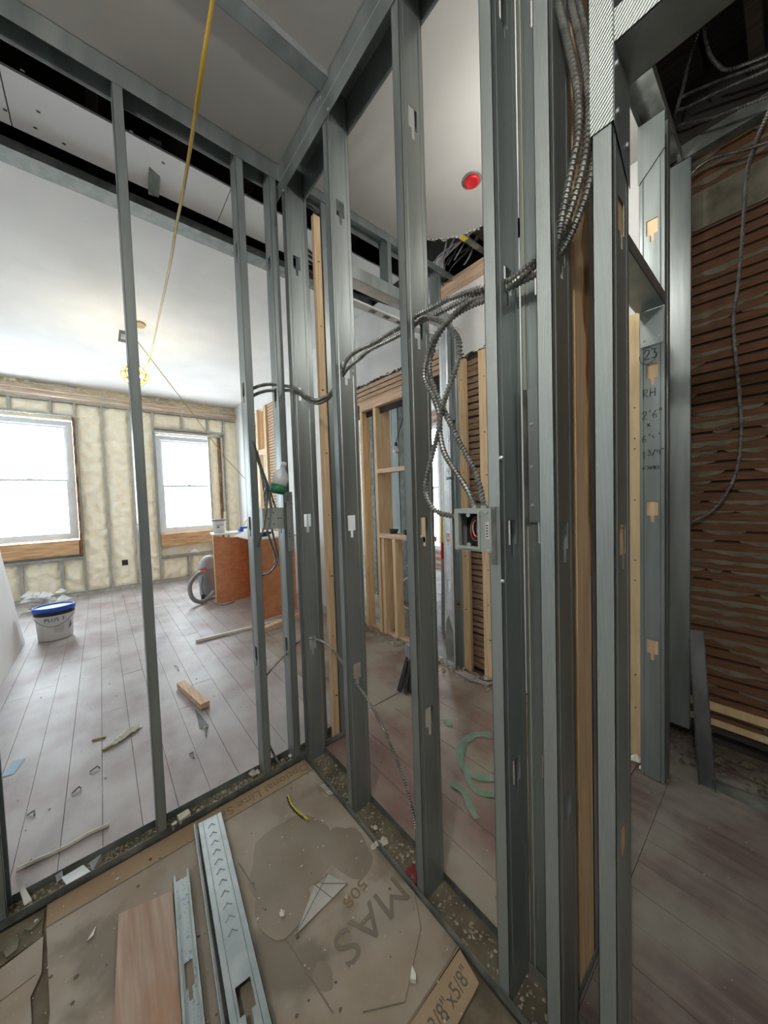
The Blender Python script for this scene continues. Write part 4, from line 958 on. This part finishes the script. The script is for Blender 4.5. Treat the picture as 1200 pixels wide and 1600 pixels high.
# lumber and scraps on the living room floor
a, b = OZ(306, 1004), OZ(452, 974)
put('lumber_strip', M().bar(a + Vector((0, 0, .014)), b + Vector((.3, .12, .014)), .03, .024), rag, label='long thin white wooden strip on the floor before the counter', cat='lumber', org=a)
a, b = OZ(283, 1073), OZ(321, 1107)
lbk = put('lumber_block', M().bar(a + Vector((0, 0, .022)), b + Vector((0, 0, .022)), .055, .036), wood_h, label='short pale wood block lying on the floor near the hole in the boards', cat='lumber', org=a)
a = OZ(305, 1108, 0.001); b = OZ(324, 1137, 0.001); c = OZ(314, 1136, 0.001)
put('floor_hole', M().prism([a, c + Vector((-.01, -.01, 0)), b + Vector((0, -.01, 0)), b + Vector((.012, .02, 0))], (0, 0, .0015)), black, label='black splintered crack in the floorboards beside the wood block', cat='crack', org=a)
put('splinter', M().rock(OZ(321, 1136, .008), .014, .7, 3), chipm, label='pale splinter sitting in the floor crack', cat='splinter', org=OZ(321, 1136))
a = OZ(160, 1172, .006); b = OZ(178, 1162, .01)
tr = emp('trowel_scrap', a, 'white crumpled plaster scoop with a tan stem on the floorboards', 'plaster scrap')
put('stem', M().bar(a, b, .016, .008), tan, tr)
q = OZ(187, 1154, .0)
mb = M()
for i in range(7): mb.rock((q.x - .02 + .016 * i, q.y - .04 + .014 * i, .012), .028 + .003 * (i % 3), .7, i)
put('scoop', mb, rag, tr)
put('wood_splinter', M().bar(OZ(144, 1156, .005), OZ(165, 1151, .005), .012, .006), tan, label='tan wood splinter left of the white plaster scoop', cat='splinter', org=OZ(144, 1156))
put('paper_scrap', M().rock(OZ(217, 1136, .003), .02, .3, 6), white, label='tiny white paper scrap right of the plaster scoop', cat='scrap', org=OZ(217, 1136))
lt = [OZ(26, 1359, .005), OZ(60, 1343, .005), OZ(100, 1325, .005), OZ(140, 1302, .005), OZ(172, 1288, .006)]
put('lath_scrap', M().tube(smooth(lt, .03), .008, 5), chipm, label='long grey lath splinter on the floor behind the left partition', cat='splinter', org=lt[0])
put('masking_tape', M().bar(OZ(11, 1212, .001), OZ(30, 1187, .001), .05, .001), mat('pale_blue_tape', (.30, .48, .62), .6), label='pale blue tape mark on the boards at the left edge', cat='tape', org=OZ(20, 1200))
# metal tabs and clips on the boards
for k, (px, py, qx, qy, l) in enumerate(((140, 1206, 156, 1200, 'nearest below the plaster scoop'), (112, 1240, 126, 1232, 'curled one in the middle of the bare boards'), (42, 1274, 54, 1274, 'leftmost of the dark clips'), (272, 1040, 279, 1048, 'above the wood block'), (296, 1178, 303, 1184, 'beside the split board'), (318, 1134, 322, 1150, 'under the floor crack'))):
    a, b = OZ(px, py, .004), OZ(qx, qy, .004); mid = (a + b) / 2 + Vector((.01, .012, .008))
    put('metal_clip', M().tube([a, mid, b], .0035, 5), steel_d, label='dark bent metal clip on the boards, ' + l, cat='clip', group='bent clips on the floorboards', org=a)

# things lying in the left bottom track
sc = emp('steel_offcut', OZ(120, 1365, .01), 'shiny bent steel offcut lying in the left bottom track', 'offcut')
put('plate', M().prism([OZ(96, 1372, .02), OZ(130, 1352, .02), OZ(142, 1362, .012), OZ(106, 1386, .012)], (0, 0, .002)), steel_b, sc)
put('plate', M().prism([OZ(140, 1348, .03), OZ(158, 1335, .045), OZ(160, 1345, .012), OZ(144, 1362, .012)], (0, 0, .002)), steel_b, sc)
put('tab', M().bar(OZ(94, 1375, .01), OZ(92, 1364, .03), .018, .002), steel_b, sc)
put('foam_offcut', M().prism([OZ(25, 1375, .06), OZ(30, 1373, .06), OZ(50, 1408, .012), OZ(38, 1416, .012)], (0, 0, .006)), white, label='curved white plastic offcut in the left track beside the edge stud', cat='offcut', org=OZ(38, 1400))
put('plaster_block', M().prism([OZ(277, 1280, .02), OZ(294, 1270, .02), OZ(298, 1276, .02), OZ(281, 1289, .02)], (0, 0, .018)), chipm, label='flat grey plaster block in the track right of the lone stud', cat='plaster', org=OZ(285, 1280))
put('plaster_block', M().prism([OZ(268, 1292, .012), OZ(276, 1287, .012), OZ(276, 1293, .012), OZ(270, 1298, .012)], (0, 0, .014)), chipm, label='small grey plaster block at the foot of the lone stud', cat='plaster', org=OZ(272, 1292))
mb = M(); rr = random.Random(31)
for i in range(900):
    mb.rock((rr.uniform(-.3, .75), rr.uniform(1.622, 1.69), .004), abs(rr.gauss(0, .0028)) + .0012, .7, i)
for i in range(500):
    mb.rock((rr.uniform(.764, .853), rr.uniform(.25, 1.6), .004), abs(rr.gauss(0, .0028)) + .0012, .7, i)
put('track_debris', mb, crumbm, label='plaster crumbs and dust filling the bottom tracks', cat='debris', kind='stuff')
for k, (px, py, s, l) in enumerate(((395, 1208, .02, 'in the left track by the cable stud'), (402, 1206, .017, 'behind the cable stud foot'), (455, 1180, .016, 'next to the corner in the left track'), (583, 1323, .014, 'fallen inside the right track before the stud gap'), (589, 1318, .016, 'leaning on the right track flange'), (600, 1313, .02, 'largest one in the right track'), (586, 1293, .012, 'wedge shaped, right track'), (668, 1375, .010, 'beside the middle stud foot'))):
    put('plaster_chunk', M().rock(OZ(px, py, .016), s, .8, k + 40), chipm, label='plaster chunk ' + l, cat='plaster chunk', group='plaster chunks in the tracks', org=OZ(px, py))
# hall floor debris
mb = M(); rr = random.Random(77)
for i in range(1000):
    u = rr.random(); 
    x = rr.uniform(.88, 2.12); y = rr.uniform(.5, 1.6)
    if rr.random() < .55: x = 2.12 - abs(rr.gauss(0, .16)); y = rr.uniform(.9, 2.9)
    if x < .88: continue
    mb.rock((x, y, .002), abs(rr.gauss(0, .0030)) + .001, .7, i)
for i in range(500):
    x = rr.uniform(-.6, 2.0); y = 7.0 - abs(rr.gauss(0, .25)) if rr.random() < .4 else rr.uniform(1.8, 6.5)
    mb.rock((x, y, .002), abs(rr.gauss(0, .003)) + .001, .7, i)
put('floor_debris', mb, crumbm, label='pale plaster crumbs scattered over the hall and living room boards', cat='debris', kind='stuff')
mb = M(); rr = random.Random(78)
for i in range(520):
    y = rr.uniform(1.0, 2.9); x = 2.11 - abs(rr.gauss(0, .07)); mb.rock((x, y, .003 + max(0, .012 - (2.11 - x) * .1)), abs(rr.gauss(0, .008)) + .002, .7, i)
put('plaster_rubble', mb, crumbm, label='loose plaster rubble heaped along the foot of the hall wall', cat='rubble', kind='stuff')
mb = M()
for i in range(260):
    mb.rock((rr.uniform(.9, 2.0), rr.uniform(-.4, .44), .003), abs(rr.gauss(0, .0018)) + .0008, .7, i)
put('floor_grit', mb, crumbm, label='fine grit on the dark boards of the right hand hall', cat='grit', kind='stuff')
for i in range(5):
    a = Vector((1.80 + .02 * i, 1.36 + .03 * i, .006 + .004 * (i % 2))); b = a + Vector((.22 + .01 * i, .10 - .06 * i, .0))
    pass
cabt = [OZ(712, 1049, .01), OZ(726, 1056, .01), OZ(740, 1064, .012), OZ(757, 1068, .01)]
for k, off in enumerate((0, .02, .04)):
    put('cable_scrap', M().tube(smooth([p + Vector((off, -off, 0)) for p in cabt], .01), .006, 6), wirec, label=('grey cable scrap nearest the wall at the foot of the pine studs', 'grey cable scrap between two others at the foot of the pine studs', 'grey cable scrap farthest out from the foot of the pine studs')[k], cat='cable', group='cable scraps on the hall floor', org=cabt[0])
# green spray paint marks
PZ = [0]
def paint(label, loops, th=.03):
    r_ = emp('paint_mark', loops[0][0], label, 'paint mark', 'green paint marks on the hall floor')
    for L_ in loops:
        mb = M(); P = smooth(L_, .02); n = len(P)
        for i, p in enumerate(P):
            t = (P[min(i + 1, n - 1)] - P[max(i - 1, 0)]).normalized(); s = Vector((-t.y, t.x, 0)) * th * (.8 + .35 * noise.noise(p * 25)) * .5
            mb.v += [(p.x + s.x, p.y + s.y, .0022), (p.x - s.x, p.y - s.y, .0022)]
        for i in range(n - 1): mb.f.append((2 * i, 2 * i + 1, 2 * i + 3, 2 * i + 2))
        PZ[0] += .0007; mb.v = [(v[0], v[1], v[2] + PZ[0]) for v in mb.v]
        put('stroke', mb, greenp, r_)
paint('green spray painted letter O on the worn maroon hall boards', [[OZ(768, 1150), OZ(745, 1148), OZ(725, 1160), OZ(719, 1180), OZ(726, 1200), OZ(745, 1214), OZ(765, 1216), OZ(780, 1210)]], .055)
paint('faint green spray painted curve below the green letter O', [[OZ(728, 1205), OZ(735, 1225), OZ(750, 1240), OZ(775, 1243)], [OZ(705, 1225), OZ(725, 1240), OZ(735, 1262), OZ(748, 1285)]], .035)
paint('small green spray paint patch left of the green letter O', [[OZ(698, 1125), OZ(705, 1138)]], .05)
# broom
bm = emp('broom', OZ(640, 1078), 'black bristled broom with a yellow handle standing in the hall', 'broom')
ba = OZ(641, 1076, .0); 
mb = M(); rr = random.Random(3)
for i in range(120):
    ox, oy = rr.uniform(-.045, .045), rr.uniform(-.03, .03)
    mb.bar((ba.x + .0 + ox * 1.9, ba.y + oy * 1.6, .003), (ba.x + .03 + ox * .75, ba.y + oy * .75, .24), .006, .006, (0, 1, 0))
put('bristles', mb, bristle, bm, kind='stuff')
put('head', M().box(ba.x - .01, ba.x + .07, ba.y - .03, ba.y + .03, .20, .31), greyp, bm)
put('handle', M().tube([(ba.x + .03, ba.y, .30), (ba.x + .12, ba.y + .06, .75), (ba.x + .24, ba.y + .12, 1.30)], .013, 10), yelb, bm, sm=True)
# red and white pole
pb_ = emp('level_pole', (1.86, 2.95, 0), 'thin red and white pole leaning at the far end of the hall', 'pole')
for k in range(14):
    z0_, z1_ = k * .09, (k + 1) * .09; put('section', M().bar((1.87 + .02 * z0_, 2.93, z0_), (1.87 + .02 * z1_, 2.93, z1_), .03, .03, (0, 1, 0)), red if k % 3 == 0 else white, pb_)

# room beyond the framed opening
st = emp('stud_wall', (2.9, 3.3, 0), 'dull grey steel stud wall inside the room beyond the framed opening', 'steel framing')
for k in range(5):
    y = 3.02 + .17 * k; put('stud', M().box(2.95, 3.03, y, y + .155, 0, 2.9), steel if k % 2 else steel_d, st)
put('wood_post', M().box(2.9, 2.96, 2.87, 2.95, 0, 2.6), wood, label='pine post standing in the room beyond the framed opening', cat='post', org=(2.9, 2.9, 0))
put('wood_post', M().box(3.3, 3.36, 3.18, 3.23, 0, 2.6), wood, label='thin pine post by the bright window beyond the framed opening', cat='post', org=(3.3, 3.2, 0))
bl = OX(619, 704, 2.6); ub = emp('hanging_bulb', bl, 'unlit round bulb hanging inside the framed opening', 'bulb', 'bulbs')
put('bulb', M().lathe([(.014, .05), (.03, .02), (.032, -.005), (.02, -.03), (.004, -.036)], bl, 14), bulb_off, ub, sm=True); put('socket', M().lathe([(.016, .09), (.016, .05)], bl, 10), black, ub)
put('wire', M().tube([bl + Vector((0, 0, .09)), bl + Vector((.15, .0, .45)), bl + Vector((.2, 0, 2.95 - bl.z))], .004, 6), black, ub)
put('cord', M().tube([Vector((2.45, OX(611, 640, 2.45).y, 2.949)), OX(611, 640, 2.45), OX(612, 690, 2.45), OX(612, 760, 2.45)], .004, 6), white, label='thin white cord hanging in the framed opening left of the bulb', cat='cord', org=(2.45, 2.6, 1.8))
coil = [Vector((2.5, OX(665, 905, 2.5).y, .0)), OX(665, 905, 2.5), OX(655, 905, 2.5), OX(640, 902, 2.5), OX(626, 912, 2.5), OX(623, 930, 2.5), OX(632, 948, 2.5), OX(648, 953, 2.5)]
put('cable_coil', M().tube(smooth(coil, .03), .009, 8), white, label='white cable loop hanging low in the framed opening', cat='cable', org=coil[0])
for k, (px, py, l) in enumerate(((615, 829, 'left'), (637, 828, 'right'))):
    p = OX(px, py, 2.16); put('dish', M().lathe([(.035, 0), (.04, .015), (.05, .04), (.047, .04), (.036, .012)], (p.x, p.y, 1.011), 16), black, label='shallow black dish on the lower rail, ' + ('next to the pine stud' if k == 0 else 'nearer the steel stud'), cat='dish', group='dishes on the lower rail', org=(p.x, p.y, 1.011), sm=True)
put('wall_clamp', M().rock(OX(641, 880, 2.5), .03, .9, 5).rock(OX(637, 884, 2.5), .018, .9, 7), yelb, label='small yellow clamp hanging low in the framed opening', cat='clamp', org=OX(640, 880, 2.5))
yl0 = Vector((2.6, OX(691, 930, 2.6).y, 0)); yl1 = OX(692, 803, 2.6); yl = emp('spirit_level', yl0, 'yellow and red tool edge seen left of the silver jamb of the hall doorway', 'tool')
put('handle', M().bar(yl0, yl0.lerp(yl1, .62), .02, .03), greyp, yl); put('grip', M().bar(yl0.lerp(yl1, .62), yl0.lerp(yl1, .76), .02, .035), red, yl); put('blade', M().bar(yl0.lerp(yl1, .76), yl1, .02, .04), yelb, yl)

# ================================================================== foreground floor
# large flattened cardboard box
cs = emp('cardboard_sheet', (.3, 1.1, 0), 'large flattened cardboard box with printed letters covering the near floor', 'cardboard', 'flattened cardboard on the floor')
def sheet(par, pts, z0_, th, mm, nm='sheet'):
    return put(nm, M().prism([(x, y, z0_) for x, y in pts], (0, 0, th)), mm, par)
sheet(cs, [(-.200, 1.517), (.751, 1.510), (.752, .62), (.633, .612), (.45, .605), (.28, .35), (-.20, .35), (-.175, 1.0), (-.17, 1.25)], .002, .006, card)
sheet(cs, [(-.200, 1.520), (-.205, 1.604), (.748, 1.600), (.751, 1.513)], .003, .005, cardb, 'flap')
sheet(cs, [(.46, .602), (.75, .609), (.732, .530), (.60, .523), (.40, .516), (.33, .45)], .003, .006, cardb, 'flap')
for (a, b, w_) in (((-.20, 1.5185), (.751, 1.5115), .005), ((.46, .6045), (.752, .6150), .006), ((.555, .64), (.70, .72), .002), ((.46, .70), (.555, .64), .003), ((.70, .72), (.752, .80), .002), ((.33, 1.30), (.40, .75), .004)):
    put('crease', M().bar((a[0], a[1], .0085), (b[0], b[1], .0085), w_, .0012), cardg if w_ > .003 else keym, cs)
text('Optional Line Set', (.525, 1.555, .0085), (0, 0, PI), .062, ink2, cs, 1.0)
text('MAS', (.605, .845, .0088), (0, 0, PI + .03), .130, ink3, cs, 1.1)
text('508', (.60, .935, .0086), (0, 0, PI + .15), .05, ink2, cs, 1.3)
text('3/8"x5/8"', (.650, .563, .0095), (0, 0, .05), .052, ink, cs, .8)
# stains on it
def blot(par, cx, cy_b, rx, ry, mm, seed, nm='stain', z_=.0083):
    pts = []
    for i in range(26):
        a = 2 * PI * i / 26; k_ = 1 + .22 * noise.noise(Vector((math.cos(a) * 1.4, math.sin(a) * 1.4, seed))) + .05 * noise.noise(Vector((math.cos(a) * 6, math.sin(a) * 6, seed)))
        pts.append((cx + rx * k_ * math.cos(a), cy_b + ry * k_ * math.sin(a), z_))
    put(nm, M().prism(pts, (0, 0, .0003)), mm, par)
stain = mat('damp_cardboard', (.215, .175, .13), .55, 0, (.26, .22, .17), 5, bump=.08, bscale=16)
blot(cs, .50, 1.20, .16, .15, stain, 1); blot(cs, .665, 1.06, .07, .11, stain, 2, z_=.0086); blot(cs, .40, 1.08, .09, .10, stain, 8, z_=.0089); blot(cs, .415, .83, .026, .035, stain, 3)
# left smaller sheet
c2 = emp('cardboard_sheet', (-.3, 1.3, 0), 'smaller dirty cardboard sheet at the lower left corner beside a dark gap', 'cardboard', 'flattened cardboard on the floor')
sheet(c2, [(-.50, 1.42), (-.205, 1.495), (-.198, 1.38), (-.215, 1.33), (-.205, 1.26), (-.21, 1.05), (-.215, .4), (-.75, .4), (-.75, 1.38)], .001, .006, card)
put('crease', M().bar((-.5, 1.34, .0075), (-.21, 1.385, .0075), .003, .001), cardg, c2)
put('dirt', M().prism([(-.55, 1.44, .001), (-.21, 1.50, .001), (-.21, 1.60, .001), (-.6, 1.60, .001)], (0, 0, .002)), subf, c2)
put('plaster_flake', M().prism([OZ(38, 1455, .003), OZ(52, 1442, .003), OZ(66, 1438, .003), OZ(48, 1456, .003)], (0, 0, .006)), keym, label='thin tan flake in the dirt left of the large cardboard', cat='flake', org=OZ(50, 1448))
put('plaster_flake', M().prism([OZ(5, 1490, .004), OZ(14, 1470, .004), OZ(31, 1468, .004), OZ(28, 1484, .004), OZ(10, 1499, .004)], (0, 0, .006)), keym, label='broad tan flake at the left edge below the partition', cat='flake', org=OZ(20, 1480))
# wood board with stain
wbp = put('wood_board', M().prism([(-.02, 1.392, .009), (.124, 1.352, .009), (.098, .98, .009), (.085, .5, .009), (-.06, .5, .009), (-.042, 1.08, .009)], (0, 0, .012)), brownw, label='pale wood board with a reddish stain lying left of the steel offcuts', cat='board', org=(.03, 1.2, 0))
# two steel studs lying on the floor
def lying(label, a, b, W, Fl, up, holes, name, mm, m_in=None):
    a, b = Vector(a), Vector(b); D = b - a; L_ = D.length; D.normalize(); U = Vector((-D.y, D.x, 0)).normalized(); t = .0015; Z = Vector((0, 0, 1))
    root = emp(name, a, label, 'stud', 'loose steel studs on the floor')
    web = M(); zw = Fl if up else 0; Oz = Vector((0, 0, zw)); s = -1 if up else 1
    h0, h1 = W * .28, W * .72; 
    web.plate(a + Oz, D * L_, U * h0, Z * s * t); web.plate(a + Oz + U * h1, D * L_, U * (W - h1), Z * s * t)
    c = 0
    for h in list(holes) + [None]:
        e = L_ if h is None else h - .035
        web.plate(a + Oz + U * h0 + D * c, D * (e - c), U * (h1 - h0), Z * s * t)
        if h is not None:
            c = h + .03; web.plate(a + Oz + U * h0 + D * c, D * .03, U * (W * .13), Z * s * t); web.plate(a + Oz + U * (h1 - W * .13) + D * c, D * .03, U * (W * .13), Z * s * t); c += .03
    put('web', web, m_in or mm, root)
    for u, d in ((0, 1), (W, -1)):
        f = M().plate(a + U * u, D * L_, Z * Fl, U * (d * t))
        f.plate(a + U * u + (Z * 0 if up else Z * Fl), D * L_, U * (d * .008), Z * (t if up else -t))
        put('flange', f, mm, root)
    return root, D, U
a = OZ(309, 1288, .04); b = OZ(358, 1600, .04); a.z = b.z = .012
b = a + (b - a) * 1.25
rt, D_, U_ = lying('large bright steel stud with embossed chevrons lying hollow side down', a, b, .089, .030, True, (.63,), 'loose_stud', studblue)
U_ = -U_ if False else U_
for k in range(11):                                   # embossed chevrons along the web
    c_ = a + D_ * (.035 + .042 * k) + U_ * .045 + Vector((0, 0, .0305))
    put('chevron', M().bar(c_ - U_ * .013 - D_ * -.012, c_ - D_ * .003, .0032, .0022).bar(c_ - D_ * .003, c_ + U_ * .013 + D_ * .012, .0032, .0022), steel, rt)
for k in range(2): put('rib', M().bar(a + U_ * (.018 + .053 * k) + Vector((0, 0, .0302)), b + U_ * (.018 + .053 * k) + Vector((0, 0, .0302)), .002, .0015), steel_d, rt)
a2 = OZ(270, 1374, .03); b2_ = OZ(284, 1600, .03); a2.z = b2_.z = .012; b2_ = a2 + (b2_ - a2) * 1.3
lying('smaller steel stud lying open side up with blue stamped print', a2, b2_, .050, .028, False, (.30,), 'loose_stud', steel, steelink)
a3 = OZ(303, 1290, .04); b3 = OZ(346, 1600, .04); a3.z = b3.z = .012; b3 = a3 + (b3 - a3) * 1.2
ls_ = emp('loose_channel', a3, 'narrow steel channel on edge between the two loose studs', 'channel')
put('web', M().bar(a3 + Vector((0, 0, .017)), b3 + Vector((0, 0, .017)), .002, .034), studblue, ls_)
put('flange', M().bar(a3 + Vector((.009, .0, .001)), b3 + Vector((.009, 0, .001)), .014, .002), steel_d, ls_); put('flange', M().bar(a3 + Vector((.004, .0, .033)), b3 + Vector((.004, 0, .033)), .006, .002), steel_d, ls_)
put('screw', M().tube([OZ(320, 1459, .035), OZ(331, 1452, .04)], .0022, 6), steel_d, ls_)
# yellow insulation strip
ys = [OZ(450, 1241, .014), OZ(455, 1256, .013), OZ(465, 1268, .012), OZ(482, 1281, .012)]
yi = emp('insulation_strip', ys[0], 'curved yellow strip with black notches lying on the cardboard', 'plastic strip')
P = smooth(ys, .004)
put('strip', M().tube(P, .0042, 6), yelfoam, yi)
for i in range(4, len(P) - 6, 3):
    t = (P[i + 1] - P[i - 1]).normalized(); s = Vector((t.y, -t.x, 0)); put('notch', M().bar(P[i] + s * -.001, P[i] - s * -.009, .004, .006), black, yi)
# kite shaped cracked sheet
kt = emp('glass_shard', OZ(505, 1400, .009), 'kite shaped piece of cracked translucent film on the cardboard', 'film')
kp = [OZ(462, 1462, .0095), OZ(492, 1383, .0095), OZ(502, 1381, .0095), OZ(512, 1366, .0095), OZ(543, 1381, .0095), OZ(520, 1405, .0095)]
put('film', M().prism(kp, (0, 0, .0015)), mat('cracked_film', (.40, .40, .37), .25, 0, (.5, .5, .46), 8), kt)
for (i, j) in ((0, 3), (0, 4), (1, 3), (2, 4), (1, 5)): put('crack', M().bar(kp[i] + Vector((0, 0, .002)), kp[j] + Vector((0, 0, .002)), .0018, .001), cardg, kt)
# small chips
chips = ((440, 1427, .011, 'white chip on the damp stain beside the loose stud'), (645, 1530, .010, 'pointed white chip near the printed fraction'), (472, 1353, .006, 'tiny pale chip right of the damp stain'), (541, 1402, .006, 'tiny pale chip at the tip of the kite shaped film'), (448, 1275, .006, 'small pale chip left of the yellow strip'), (183, 1373, .007, 'small pale stone at the edge of the large cardboard'), (242, 1396, .003, 'tiny white crumb between the board and the loose stud'),
         (388, 1258, .005, 'small dark crumb under the printed flap'), (505, 1322, .004, 'tiny crumb in the middle of the damp stain'), (150, 1459, .006, 'slim white flake on the left half of the cardboard'), (235, 1342, .006, 'reddish crumb on the brown flap'))
for k, (px, py, s, l) in enumerate(chips):
    mm = redp if 'reddish' in l else (rag if 'white' in l else chipm)
    mb = M()
    if 'pointed' in l: mb.prism([OZ(641, 1536, .011), OZ(644, 1514, .011), OZ(650, 1528, .011), OZ(650, 1537, .011)], (0, 0, .012))
    elif 'slim' in l: mb.prism([OZ(136, 1471, .010), OZ(150, 1448, .010), OZ(146, 1462, .010)], (0, 0, .003))
    else: mb.rock(OZ(px, py, .012), s, .8, k + 80)
    put('chip', mb, mm, label=l, cat='chip', group='chips on the cardboard', org=OZ(px, py))
hz = emp('mesh_scrap', OZ(507, 1236), 'small corrugated metal scrap resting on the right track edge', 'scrap')
for i in range(6): put('rib', M().bar(OZ(501 + 2.4 * i, 1228 + 2.6 * i, .016), OZ(508 + 2.4 * i, 1226 + 2.6 * i, .030), .004, .004), chipm, hz)
mb = M(); rr = random.Random(55)
for i in range(420):
    x = rr.uniform(-.5, .74); y = rr.uniform(.5, 1.58); mb.rock((x, y, .009), abs(rr.gauss(0, .0016)) + .0007, .7, i)
put('cardboard_grit', mb, chipm, label='fine pale grit scattered over the cardboard', cat='grit', kind='stuff')
mb = M()
for i in range(120):
    x = rr.uniform(-.5, .74); y = rr.uniform(.5, 1.58); mb.rock((x, y, .0087), abs(rr.gauss(0, .003)) + .001, .3, i)
put('dirt_specks', mb, ink, label='dark dirt specks scattered over the cardboard', cat='dirt', kind='stuff')
